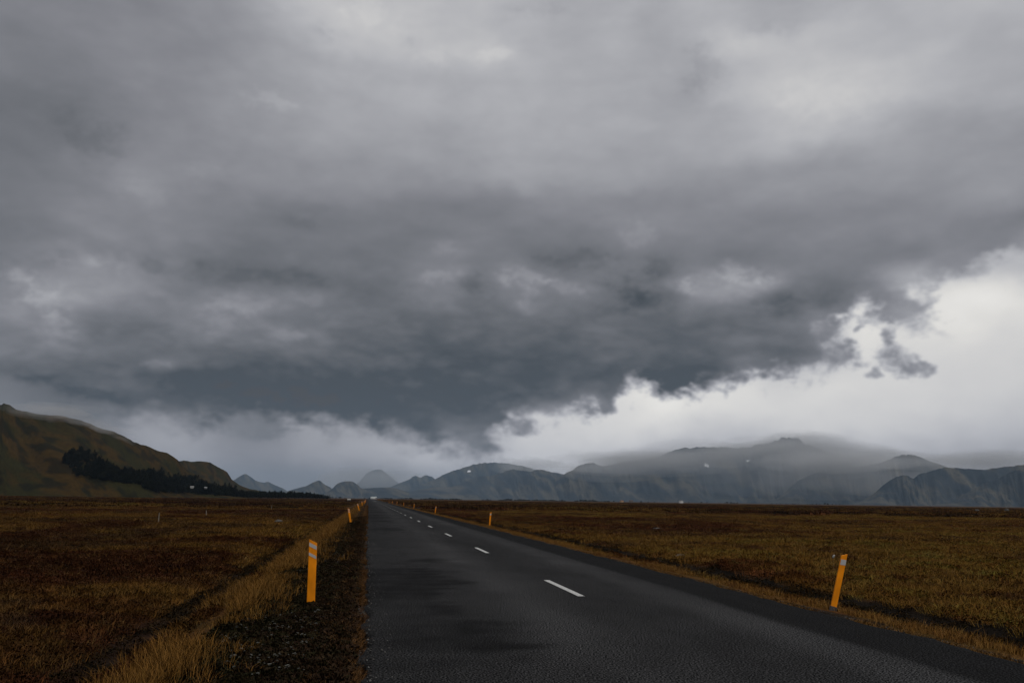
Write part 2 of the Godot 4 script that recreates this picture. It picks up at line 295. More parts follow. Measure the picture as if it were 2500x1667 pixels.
func make_sky() -> PanoramaSkyMaterial:
	sky_setup()
	# the first column looks along -z
	var w := 1024
	var h := 512
	var im := Image.create_empty(w, h, false, Image.FORMAT_RGBF)
	var low := Color(0.05, 0.04, 0.03)
	for y in h:
		var el := 90.0 - (y + 0.5) / h * 180.0
		if el < -1.0:
			continue
		for x in w:
			im.set_pixel((x + w / 2) % w, y, sky_colour((x + 0.5) / w * 360.0 - 180.0, maxf(el, 0.0)))
	im.fill_rect(Rect2i(0, h / 2 + 2, w, h / 2 - 2), low)
	im.resize(4096, 2048, Image.INTERPOLATE_CUBIC)
	var x0 := int((180.0 - 29.0) / 360.0 * 4096)
	var x1 := int((180.0 + 47.0) / 360.0 * 4096)
	for y in range(int((90.0 - 33.0) / 180.0 * 2048), 1024):
		var el := 90.0 - (y + 0.5) / 2048.0 * 180.0
		for x in range(x0, x1):
			im.set_pixel((x + 2048) % 4096, y, sky_colour((x + 0.5) / 4096.0 * 360.0 - 180.0, el))
	var m := PanoramaSkyMaterial.new()
	m.panorama = ImageTexture.create_from_image(im)
	return m

# ---------------------------------------------------------------- ground
func ground_h(x: float, z: float) -> float:
	var y := ramp(x, [-4.6, -3.4, -2.9, -2.3, -1.7, -0.2, 0.0, 6.9, 7.05, 7.4, 8.05, 8.5, 9.2, 9.7, 11.0],
		[-0.30, -0.46, -0.46, -0.24, -0.10, -0.035, -0.06, -0.06, -0.045, -0.10, -0.17, -0.32, -0.33, -0.20, -0.18])
	var off := maxf(-0.3 - x, x - 7.0)
	if off > 0.0:
		var k := smoothstep(0.0, 2.5, off)
		y += k * 0.05 * noise_b.get_noise_2d(x * 90.0, z * 60.0) + 0.012 * noise_b.get_noise_2d(x * 400.0, z * 400.0)
		y += smoothstep(2.0, 12.0, off) * 0.20 * noise_a.get_noise_2d(x * 8.0, z * 6.0)
	return y

const GOLD := Color(0.275, 0.126, 0.023)
const OLIVE := Color(0.142, 0.077, 0.016)
const RUSSET := Color(0.076, 0.025, 0.013)
const PEAT_AND_SHADE := Color(0.018, 0.013, 0.009)  # bare peat on the plain, and the shade painted into the ditch
const STRAW := Color(0.260, 0.150, 0.055)
const MOSS := Color(0.040, 0.038, 0.016)

# the plain is a patchwork: red heath (redder and darker near the road on the left), olive sedge, golden grass, bare peat
func plant_colour(x: float, z: float) -> Color:
	var n := noise_a.get_noise_2d(x * 2.2, z * 1.5)
	var n2 := noise_a.get_noise_2d(x * 9.0 + 500.0, z * 6.0)
	var n3 := noise_b.get_noise_2d(x * 40.0, z * 30.0)
	var n4 := noise_b.get_noise_2d(x * 130.0 + 50.0, z * 110.0)
	var red_zone := exp(-pow((x + 17.0) / 15.0, 2.0) - pow((z + 24.0) / 22.0, 2.0)) - 0.40 * smoothstep(4.0, 14.0, x)
	var red := smoothstep(-0.10, 0.30, 0.8 * n + 0.6 * n2 + 0.25 * n3 + 0.42 * red_zone + 0.02)
	var gold := smoothstep(-0.20, 0.40, n2 + 0.5 * n3 - 0.4 * n)
	var c := OLIVE.lerp(GOLD, gold * 0.75).lerp(RUSSET, red * 0.9)
	c = c.lerp(PEAT_AND_SHADE, 0.85 * smoothstep(0.12, 0.42, -n2 + 0.7 * n3 + 0.2 * n))
	c = c.lerp(Color(0.11, 0.035, 0.014), 0.5 * smoothstep(0.15, 0.5, n4 + 0.5 * n3 + 0.3 * n))
	return c * (1.0 + 0.4 * n3 + 0.45 * n4)

func ground_colour(x: float, z: float) -> Color:
	var c := plant_colour(x, z) * 0.8
	var n3 := noise_b.get_noise_2d(x * 60.0, z * 50.0)
	var grav := Color(0.020, 0.016, 0.013).lerp(Color(0.042, 0.022, 0.014), smoothstep(-0.1, 0.4, noise_a.get_noise_2d(x * 40.0, z * 12.0)))
	if x < 0.3:
		c = c.lerp(grav, smoothstep(-2.1, -1.6, x + 0.4 * n3))
		c = c.lerp(PEAT_AND_SHADE, 0.8 * smoothstep(-3.9, -3.3, x + 0.4 * n3) * smoothstep(-2.2, -2.7, x + 0.4 * n3))  # same dark tone laid along the left ditch
		c = c.lerp(Color(0.075, 0.040, 0.020), 0.7 * smoothstep(-0.55, -0.2, x + 0.35 * n3))
	elif x > 6.6:
		c = c.lerp(PEAT_AND_SHADE, smoothstep(7.35, 7.0, x + 0.2 * n3))
		c = c.lerp(PEAT_AND_SHADE, smoothstep(7.9, 8.3, x + 0.4 * n3) * smoothstep(10.0, 9.5, x + 0.4 * n3))  # shadow of the right ditch, put into the ground colour
	return c

func steps(from: float, to: float, fine_lo: float, fine_hi: float, fine: float, grow: float) -> PackedFloat32Array:
	var out := PackedFloat32Array()
	var x := fine_lo
	var left := PackedFloat32Array()
	while x > from:
		x -= fine + grow * (fine_lo - x)
		left.append(x)
	left.reverse()
	out.append_array(left)
	x = fine_lo
	while x < fine_hi:
		out.append(x)
		x += fine
	while x < to:
		out.append(x)
		x += fine + grow * (x - fine_hi)
	out.append(x)
	return out

func make_ground() -> void:
	var xs := steps(-16000.0, 24000.0, -5.0, 11.0, 0.10, 0.032)
	var zs := steps(-26000.0, 12.0, -7.0, -5.0, 0.11, 0.014)
	var p := PackedVector3Array()
	var c := PackedColorArray()
	p.resize(xs.size() * zs.size())
	c.resize(p.size())
	var k := 0
	for z in zs:
		for x in xs:
			p[k] = Vector3(x, ground_h(x, z), z)
			c[k] = v4(ground_colour(x, z))
			k += 1
	var m := tinted(0.95, 0.15)
	m.albedo_texture = speckle(512, 0.05, 0.45, 1.0, 3, 1.6)
	m.uv1_triplanar = true
	m.uv1_world_triplanar = true
	m.uv1_scale = Vector3(0.7, 0.7, 0.7)
	m.heightmap_enabled = true
	m.heightmap_texture = m.albedo_texture
	m.heightmap_scale = 3.0
	var o := put("ground", grid_mesh(xs.size(), zs.size(), p, c), m, self)
	tag(o, "", "", "", "structure")

# ---------------------------------------------------------------- road
func road_colour(x: float, z: float) -> Color:
	var n := noise_a.get_noise_2d(x * 16.0, z * 5.0)
	var n2 := noise_b.get_noise_2d(x * 34.0, z * 14.0)
	var n4 := noise_b.get_noise_2d(x * 150.0, z * 60.0 + 700.0)
	var g := 0.060 + 0.014 * n2 + 0.012 * n + 0.012 * n4
	# tar that has bled up in the left wheel track, in long blots
	var blot := smoothstep(-0.02, 0.22, noise_a.get_noise_2d(z * 7.5 + 40.0, 3.0) + 0.35 * n2 + 0.05)
	var rag := noise_b.get_noise_2d(x * 70.0, z * 160.0)
	var reach := 1.0 + 0.7 * blot + 0.7 * n2 + 0.55 * rag + 0.3 * n4
	var bleed := smoothstep(reach + 0.35, reach - 0.35, x)
	g = lerpf(g, 0.022 + 0.010 * n4, bleed * clampf(0.25 + 0.6 * blot + 0.5 * rag, 0.0, 1.0))
	# polished pale wheel tracks
	g += (0.022 + 0.02 * n2) * exp(-pow((x - 2.5) / 0.5, 2.0)) + (0.030 + 0.02 * n2) * exp(-pow((x - 5.2) / 0.45, 2.0)) - 0.006 * exp(-pow((x - 3.7) / 0.5, 2.0))
	# the newer dark strip along the right edge
	g = lerpf(g, 0.026 + 0.006 * n4, smoothstep(5.60, 5.78, x + 0.12 * n2 + 0.05 * n4))
	g *= 0.94
	return Color(g, g, g * 1.03)

func make_road() -> void:
	var xs := PackedFloat32Array()
	for i in 69:
		xs.append(lerpf(ROAD_LEFT, ROAD_RIGHT, i / 68.0))
	var zs := steps(-9000.0, 12.0, -7.0, -5.0, 0.14, 0.016)
	var nx := xs.size() + 2
	var p := PackedVector3Array()
	var c := PackedColorArray()
	for z in zs:
		var wob_l := 0.15 * noise_b.get_noise_2d(z * 60.0, 5.0) + 0.05 * noise_b.get_noise_2d(z * 260.0, 7.0)
		var wob_r := 0.14 * noise_b.get_noise_2d(z * 60.0, 50.0) + 0.05 * noise_b.get_noise_2d(z * 260.0, 70.0)
		p.append(Vector3(ROAD_LEFT - 0.03 + wob_l, -0.12, z))
		c.append(v4(road_colour(ROAD_LEFT, z)))
		for i in xs.size():
			var x := xs[i]
			if i == 0: x += wob_l
			if i == xs.size() - 1: x += wob_r
			var y := 0.0
			if i == 0 or i == xs.size() - 1: y = -0.012
			p.append(Vector3(x, y, z))
			c.append(v4(road_colour(x, z)))
		p.append(Vector3(ROAD_RIGHT + 0.03 + wob_r, -0.12, z))
		c.append(v4(road_colour(ROAD_RIGHT, z)))
	var m := tinted(0.95, 0.14)
	m.albedo_texture = speckle(1024, 0.06, 0.18, 1.0, 9, 4.5)
	m.uv1_triplanar = true
	m.uv1_world_triplanar = true
	m.uv1_scale = Vector3(0.55, 0.55, 0.55)
	m.heightmap_enabled = true
	m.heightmap_texture = m.albedo_texture
	m.heightmap_scale = 0.6
	var road := put("road", grid_mesh(nx, zs.size(), p, c), m, self)
	tag(road, "", "", "", "structure")
	# centre line: 3 m dashes every 12 m
	var white := paint(Color(0.82, 0.82, 0.80), 0.7, 0.35)
	white.albedo_texture = speckle(256, 0.09, 0.45, 1.0, 21, 2.2)
	white.uv1_triplanar = true
	white.uv1_scale = Vector3(1.7, 1.7, 1.7)
	var dash := dash_mesh(3.0, 0.115)
	for i in 34:
		var d := put("centre_dash", dash, white, road)
		d.position = Vector3(CENTRE + 0.004 * i, 0.004, -15.0 - 12.05 * i)
	var solid := dash_mesh(240.0, 0.115)
	var s := put("centre_line", solid, white, road)
	s.position = Vector3(CENTRE + 0.14, 0.004, -424.0)

func dash_mesh(length: float, width: float) -> ArrayMesh:
	var st := SurfaceTool.new()
	st.begin(Mesh.PRIMITIVE_TRIANGLES)
	var n := 24
	var q := FastNoiseLite.new()
	q.seed = 5
	q.frequency = 0.5
	for i in n:
		var z0 := -length * i / n
		var z1 := -length * (i + 1) / n
		var a0 := -width / 2.0 + 0.006 * q.get_noise_2d(i * 3.0, 0)
		var b0 := width / 2.0 + 0.006 * q.get_noise_2d(i * 3.0, 40)
		var a1 := -width / 2.0 + 0.006 * q.get_noise_2d(i * 3.0 + 3.0, 0)
		var b1 := width / 2.0 + 0.006 * q.get_noise_2d(i * 3.0 + 3.0, 40)
		for v in [Vector3(a0, 0, z0), Vector3(a1, 0, z1), Vector3(b1, 0, z1), Vector3(a0, 0, z0), Vector3(b1, 0, z1), Vector3(b0, 0, z0)]:
			st.set_normal(Vector3.UP)
			st.add_vertex(v)
	return st.commit()

# ---------------------------------------------------------------- hills and mountains
func crest_at(pts: Array, t: float) -> Vector3:
	var f := t * (pts.size() - 1)
	var i := clampi(int(f), 0, pts.size() - 2)
	var a: Vector3 = pts[maxi(i - 1, 0)]
	var b: Vector3 = pts[i]
	var c: Vector3 = pts[i + 1]
	var d: Vector3 = pts[mini(i + 2, pts.size() - 1)]
	var u := f - i
	var s := b.lerp(c, u)
	s.y = cubic_interpolate(b.y, c.y, a.y, d.y, u)
	s.y = clampf(s.y, minf(b.y, c.y), maxf(b.y, c.y) * 1.03)
	return s

# a slope from the foot on the plain (v = 0) up to the crest (v = 1); far side for v > 1
func slope_point(pts: Array, t: float, v: float, depth: float, ruts: float, seed_: int) -> Vector3:
	var cr := crest_at(pts, t)
	var flat := Vector3(cr.x, 0, cr.z)
	var far := flat.length()
	var dir := -flat / far
	var s: float = t * pts[0].distance_to(pts[-1])
	var lam := depth * 0.45
	var spur := noise_b.get_noise_2d(s / lam * 75.0 + v * 14.0 + seed_ * 77.0, v * 22.0)
	var fine := noise_b.get_noise_2d(s / lam * 300.0 + v * 60.0 + seed_ * 31.0, v * 60.0)
	var run := depth * (1.0 + 0.35 * spur)
	if v > 1.0:
		return Vector3(cr.x, cr.y * (2.0 - v) - 1.0, cr.z) - dir * (v - 1.0) * depth
	var h := cr.y * (0.30 * v + 0.70 * pow(v, 1.7))
	var belly := 4.0 * v * (1.0 - v)
	h += cr.y * ruts * belly * (0.65 * spur + 0.40 * fine)
	h += cr.y * 0.024 * (0.5 * fine + noise_b.get_noise_2d(s / lam * 900.0 + seed_ * 5.0, v * 90.0)) * smoothstep(0.6, 1.0, v)
	return flat + dir * run * (1.0 - v) + Vector3(0, maxf(h, 0.0) - 0.4, 0)

func make_slope(pts: Array, nu: int, nv: int, depth: float, ruts: float, seed_: int, cols: Array) -> ArrayMesh:
	var p := PackedVector3Array()
	var c := PackedColorArray()
	var back := 4
	for j in nv + back:
		var v := j / float(nv - 1) if j < nv else 1.0 + (j - nv + 1) * 0.25
		for i in nu:
			var t := i / float(nu - 1)
			p.append(slope_point(pts, t, v, depth, ruts, seed_))
			var s := t * nu / float(nv)
			# beds and gullies run aslant down to the right
			var n := noise_b.get_noise_2d(s * 130.0 + v * 60.0 + seed_ * 13.0, v * 240.0 + s * 150.0)
			var n2 := noise_b.get_noise_2d(s * 420.0 - v * 80.0, v * 620.0 + s * 420.0 + seed_ * 9.0)
			var n3 := noise_a.get_noise_2d(s * 2600.0, v * 2200.0 + seed_ * 19.0)
			var k: Color = cols[0].lerp(cols[1], smoothstep(-0.35, 0.35, n + 0.5 * n2))
			k = k.lerp(cols[2], 0.75 * smoothstep(-0.1, 0.42, n2 - 0.5 * n + 0.3 * n3))
			c.append(v4(k * (1.0 + 0.35 * n2 + 0.4 * n3)))
	return grid_mesh(nu, nv + back, p, c)

func make_mountains() -> void:
	var rock := tinted(0.95, 0.1)
	var dark := [Color(0.032, 0.038, 0.044), Color(0.080, 0.072, 0.056), Color(0.010, 0.014, 0.018)]
	var heath := [Color(0.042, 0.025, 0.006), Color(0.020, 0.018, 0.005), Color(0.005, 0.005, 0.003)]
	var list := [
		["hill", 360, 110, 560.0, 0.24, 1, heath], ["hill_far", 160, 50, 420.0, 0.18, 2, heath],
		["blue_peak", 120, 30, 2500.0, 0.3, 3, dark], ["blue_crag", 90, 30, 900.0, 0.3, 4, dark], ["blue_dome", 120, 30, 900.0, 0.3, 5, dark],
		["pale_dome", 120, 30, 3500.0, 0.3, 6, dark], ["twin_peak", 150, 36, 2200.0, 0.3, 7, dark], ["cloud_peak", 200, 44, 2500.0, 0.3, 8, dark],
		["front_ridge", 240, 50, 2000.0, 0.48, 9, dark], ["massif", 520, 80, 1500.0, 0.5, 10, dark],
		["mist_spur", 280, 60, 800.0, 0.45, 11, dark], ["dark_ridge", 300, 60, 850.0, 0.5, 12, dark], ["near_spur", 240, 56, 700.0, 0.5, 13, dark]]
	var names := {"hill": "hillside", "hill_far": "hillside"}
	var snow := paint(Color(0.75, 0.77, 0.80), 0.8, 0.3)
	for a in list:
		var o := put(names.get(a[0], "mountain"), make_slope(CRESTS[a[0]], a[1], a[2], a[3], a[4], a[5], a[6]), rock, self)
		tag(o, "", "", "", "structure")
		if a[0] == "massif":
			# last snow lying in the high gullies: share along the crest, height share, half width, half height in metres
			for s in [[0.435, 0.78, 24.0, 15.0], [0.515, 0.82, 20.0, 7.0], [0.585, 0.90, 12.0, 6.0], [0.675, 0.86, 10.0, 10.0], [0.76, 0.90, 18.0, 6.0], [0.775, 0.92, 22.0, 7.0], [0.795, 0.88, 16.0, 6.0]]:
				snow_patch(o, a, s, snow)
		if a[0] == "cloud_peak":
			snow_patch(o, a, [0.44, 0.86, 34.0, 16.0], snow)

func snow_patch(parent: Node, a: Array, s: Array, m: Material) -> void:
	var pts: Array = CRESTS[a[0]]
	var whole: float = pts[0].distance_to(pts[-1])
	var c := crest_at(pts, s[0])
	var st := SurfaceTool.new()
	st.begin(Mesh.PRIMITIVE_TRIANGLES)
	var at := []
	var n := 16
	for r in 3:
		for i in n:
			var ang := TAU * i / n
			var rad: float = r / 2.0 * (1.0 + 0.6 * noise_b.get_noise_2d(i * 45.0 + s[0] * 9000.0, r * 30.0))
			var q := slope_point(pts, s[0] + cos(ang) * rad * s[2] / whole, clampf(s[1] + (sin(ang) + 0.35 * cos(ang)) * rad * s[3] / c.y, 0.0, 1.0), a[3], a[4], a[5])
			at.append(q + Vector3(-c.x, 0, -c.z).normalized() * 6.0 + Vector3(0, 3.0, 0))
	for r in 2:
		for i in n:
			var k := (i + 1) % n
			for q in [r * n + i, r * n + k, r * n + n + i, r * n + k, r * n + n + k, r * n + n + i]:
				st.add_vertex(at[q])
	st.generate_normals()
	put("snow_patch", st.commit(), m, parent)

# ---------------------------------------------------------------- marker posts
# a plate with rounded edges and a slanted top; the top is high on the +x side
func plate(w: float, d: float, y0: float, lo: float, hi: float, round_ := 0.012) -> ArrayMesh:
	var ring := []
	for c in [[1, 1], [-1, 1], [-1, -1], [1, -1]]:
		var start: float = {[1, 1]: 0.0, [-1, 1]: PI / 2, [-1, -1]: PI, [1, -1]: PI * 1.5}[c]
		for k in 4:
			var a := start + PI / 2 * k / 3.0
			ring.append(Vector2(c[0] * (w / 2 - round_) + cos(a) * round_, c[1] * (d / 2 - round_) + sin(a) * round_))
	var st := SurfaceTool.new()
	st.begin(Mesh.PRIMITIVE_TRIANGLES)
	var n := ring.size()
	var top := func(q: Vector2) -> float: return lerpf(lo, hi, q.x / w + 0.5)
	for i in n:
		var a: Vector2 = ring[i]
		var b: Vector2 = ring[(i + 1) % n]
		var a0 := Vector3(a.x, y0, a.y)
		var b0 := Vector3(b.x, y0, b.y)
		var a1 := Vector3(a.x, top.call(a), a.y)
		var b1 := Vector3(b.x, top.call(b), b.y)
		st.set_smooth_group(0)
		for v in [a0, a1, b1, a0, b1, b0]:
			st.add_vertex(v)
		st.set_smooth_group(-1)
		for v in [Vector3(0, top.call(Vector2.ZERO), 0), b1, a1]:
			st.add_vertex(v)
		for v in [Vector3(0, y0, 0), a0, b0]:
			st.add_vertex(v)
	st.generate_normals()
	return st.commit()

# a sheet of reflective film on the front or the back of the plate
func film(w: float, y: float, tall: float, tilt: float, z: float) -> ArrayMesh:
	var st := SurfaceTool.new()
	st.begin(Mesh.PRIMITIVE_TRIANGLES)
	var t := 0.0025
	var zs := signf(z)
	var p := []
	for e in [0.0, t * zs]:
		p.append(Vector3(-w / 2, y - tilt / 2, z + e))
		p.append(Vector3(w / 2, y + tilt / 2, z + e))
		p.append(Vector3(w / 2, y + tilt / 2 + tall, z + e))
		p.append(Vector3(-w / 2, y - tilt / 2 + tall, z + e))
	var quads := [[4, 7, 6, 5], [0, 4, 5, 1], [1, 5, 6, 2], [2, 6, 7, 3], [3, 7, 4, 0]]
	st.set_smooth_group(-1)
	for q in quads:
		for k in [0, 1, 2, 0, 2, 3]:
			st.add_vertex(p[q[k]])
	st.generate_normals()
	return st.commit()

func marker_post(bands: Array, sleeve: bool, w: float, tall: float) -> Node3D:
	var o := Node3D.new()
	var orange := paint(Color(0.90, 0.285, 0.005), 0.6, 0.25)
	orange.albedo_texture = speckle(128, 0.03, 0.86, 1.0, 77, 1.4)
	orange.uv1_triplanar = true
	orange.uv1_scale = Vector3(1.3, 0.5, 1.3)
	put("shaft", plate(w, 0.036, 0.07 if sleeve else -0.25, tall - w * 0.5, tall, 0.010), orange, o)
	var silver := paint(Color(0.40, 0.40, 0.40), 0.7, 0.3)
	for b in bands:
		for z in [0.0182, -0.0182]:
			put("reflector_band", film(w - 0.010, b[0], b[1], b[2], z), silver, o)
	if sleeve:
		put("base_sleeve", plate(w + 0.014, 0.05, -0.25, 0.09, 0.09, 0.012), paint(Color(0.07, 0.07, 0.075), 0.8, 0.2), o)
	return o

func make_posts() -> void:
	var order := ["nearest", "second", "third", "fourth", "fifth", "sixth", "seventh", "eighth"]
	var left := marker_post([[0.885, 0.058, 0.062], [0.742, 0.046, 0.062]], false, 0.128, 1.02)
	var right := marker_post([[0.785, 0.090, 0.012]], true, 0.103, 0.98)
	# along the road, offset, lean in degrees (positive leans to the right)
	var l := [[14.6, -0.83, 0.8], [62.0, -1.13, 10.9], [119.0, -1.10, 17.0], [196.0, -1.25, 7.0], [262.0, -1.15, 2.0], [322.0, -1.1, -2.0], [380.0, -1.1, 0.0]]
	var r := [[13.9, 7.65, 16.1], [57.0, 7.80, 4.6], [109.0, 8.15, 6.5], [181.0, 9.2, 4.0], [236.0, 9.3, 2.0], [291.0, 9.3, 0.0], [348.0, 9.3, 2.0], [405.0, 9.3, 0.0]]
	for side in 2:
		var rows: Array = [l, r][side]
		for i in rows.size():
			var a: Array = rows[i]
			var o: Node3D = [left, right][side].duplicate()
			o.name = numbered("marker_post")
			add_child(o)
			o.position = Vector3(a[1], ground_h(a[1], -a[0]) - 0.02, -a[0])
			o.rotation = Vector3(0, 0.0 if side else PI, deg_to_rad(-a[2] if side else -a[2]))
			var text := "%s orange marker post on the %s verge, counted from the front" % [order[i], ["left", "right"][side]]
			if i == 0:
				text = ["nearest left orange marker post, upright, two pale slanted bands", "nearest right orange marker post, leaning right, one grey band and grey base"][side]
			tag(o, text, "marker post", "orange marker posts along the road")
	left.free()
	right.free()

# ---------------------------------------------------------------- plants
func tuft(blades: int, tall: float, spread: float, width: float, lean: float, seed_: int, shades: Array, seg := 2) -> ArrayMesh:
	rng.seed = seed_
	var st := SurfaceTool.new()
	st.begin(Mesh.PRIMITIVE_TRIANGLES)
	for i in blades:
		var a := rng.randf() * TAU
		var foot := Vector3(cos(a), 0, sin(a)) * spread * sqrt(rng.randf())
		var b := rng.randf() * TAU
		var out := Vector3(cos(b), 0, sin(b)) * lean * (0.3 + rng.randf()) + foot * 0.6
		var h := tall * (0.5 + 0.6 * rng.randf())
		var face := rng.randf() * TAU
		var side := Vector3(cos(face), 0, sin(face)) * width * (0.7 + 0.6 * rng.randf())
		var c: Color = shades[rng.randi() % shades.size()]
		st.set_color(c)
		var p0 := foot - Vector3(0, 0.05, 0)
		var p1 := foot + out * 0.35 + Vector3(0, h * 0.6, 0)
		var p2 := foot + out + Vector3(0, h, 0)
		var n := Vector3(-side.z, 0.3, side.x).normalized()
		st.set_normal(n)
		if seg == 1:
			for v in [p0 - side, p2, p0 + side]:
				st.add_vertex(v)
		else:
			for v in [p0 - side, p1 - side * 0.7, p1 + side * 0.7, p0 - side, p1 + side * 0.7, p0 + side, p1 - side * 0.7, p2, p1 + side * 0.7]:
				st.add_vertex(v)
	return st.commit()

# a low cushion of small leaves
func cushion(leaves: int, wide: float, tall: float, size: float, seed_: int, shades: Array) -> ArrayMesh:
	rng.seed = seed_
	var st := SurfaceTool.new()
	st.begin(Mesh.PRIMITIVE_TRIANGLES)
	for i in leaves:
		var a := rng.randf() * TAU
		var r := sqrt(rng.randf())
		var up := sqrt(1.0 - r * r * 0.95) * (0.55 + 0.45 * rng.randf())
		var p := Vector3(cos(a) * r * wide, up * tall, sin(a) * r * wide)
		var d := Vector3(rng.randfn(), rng.randfn() + 1.2, rng.randfn()).normalized()
		var s := d.cross(Vector3(rng.randfn(), rng.randfn(), rng.randfn())).normalized()
		var z := size * (0.6 + 0.8 * rng.randf())
		st.set_color(shades[rng.randi() % shades.size()])
		st.set_normal((d.cross(s) + Vector3.UP).normalized())
		for v in [p - s * z * 0.45, p + d * z, p + s * z * 0.45]:
			st.add_vertex(v)
	return st.commit()

func scatter(called: String, label: String, category: String, mesh: Mesh, m: Material, where: Array, tints: PackedColorArray) -> void:
	var mm := MultiMesh.new()
	mm.transform_format = MultiMesh.TRANSFORM_3D
	mm.use_colors = true
	mm.mesh = mesh
	mm.instance_count = where.size()
	for i in where.size():
		mm.set_instance_transform(i, where[i])
		mm.set_instance_color(i, tints[i])
	var o := MultiMeshInstance3D.new()
	o.name = numbered(called)
	o.multimesh = mm
	o.material_override = m
	add_child(o)
	tag(o, label, category, "", "stuff")

func in_view(x: float, z: float) -> bool:
	var az := rad_to_deg(atan2(x, -z))
	return az > -29.0 and az < 48.0

func turned(x: float, z: float, s: float, sy: float) -> Transform3D:
	var b := Basis(Vector3.UP, rng.randf() * TAU).scaled(Vector3(s, sy, s))
	return Transform3D(b, Vector3(x, ground_h(x, z), z))

var lots := []
var lot_tints := []

func fresh(n: int) -> void:
	lots = []
	lot_tints = []
	for i in n:
		lots.append([])
		lot_tints.append(PackedColorArray())

func add(k: int, t: Transform3D, c: Color) -> void:
	lots[k].append(t)
	lot_tints[k].append(v4(c))

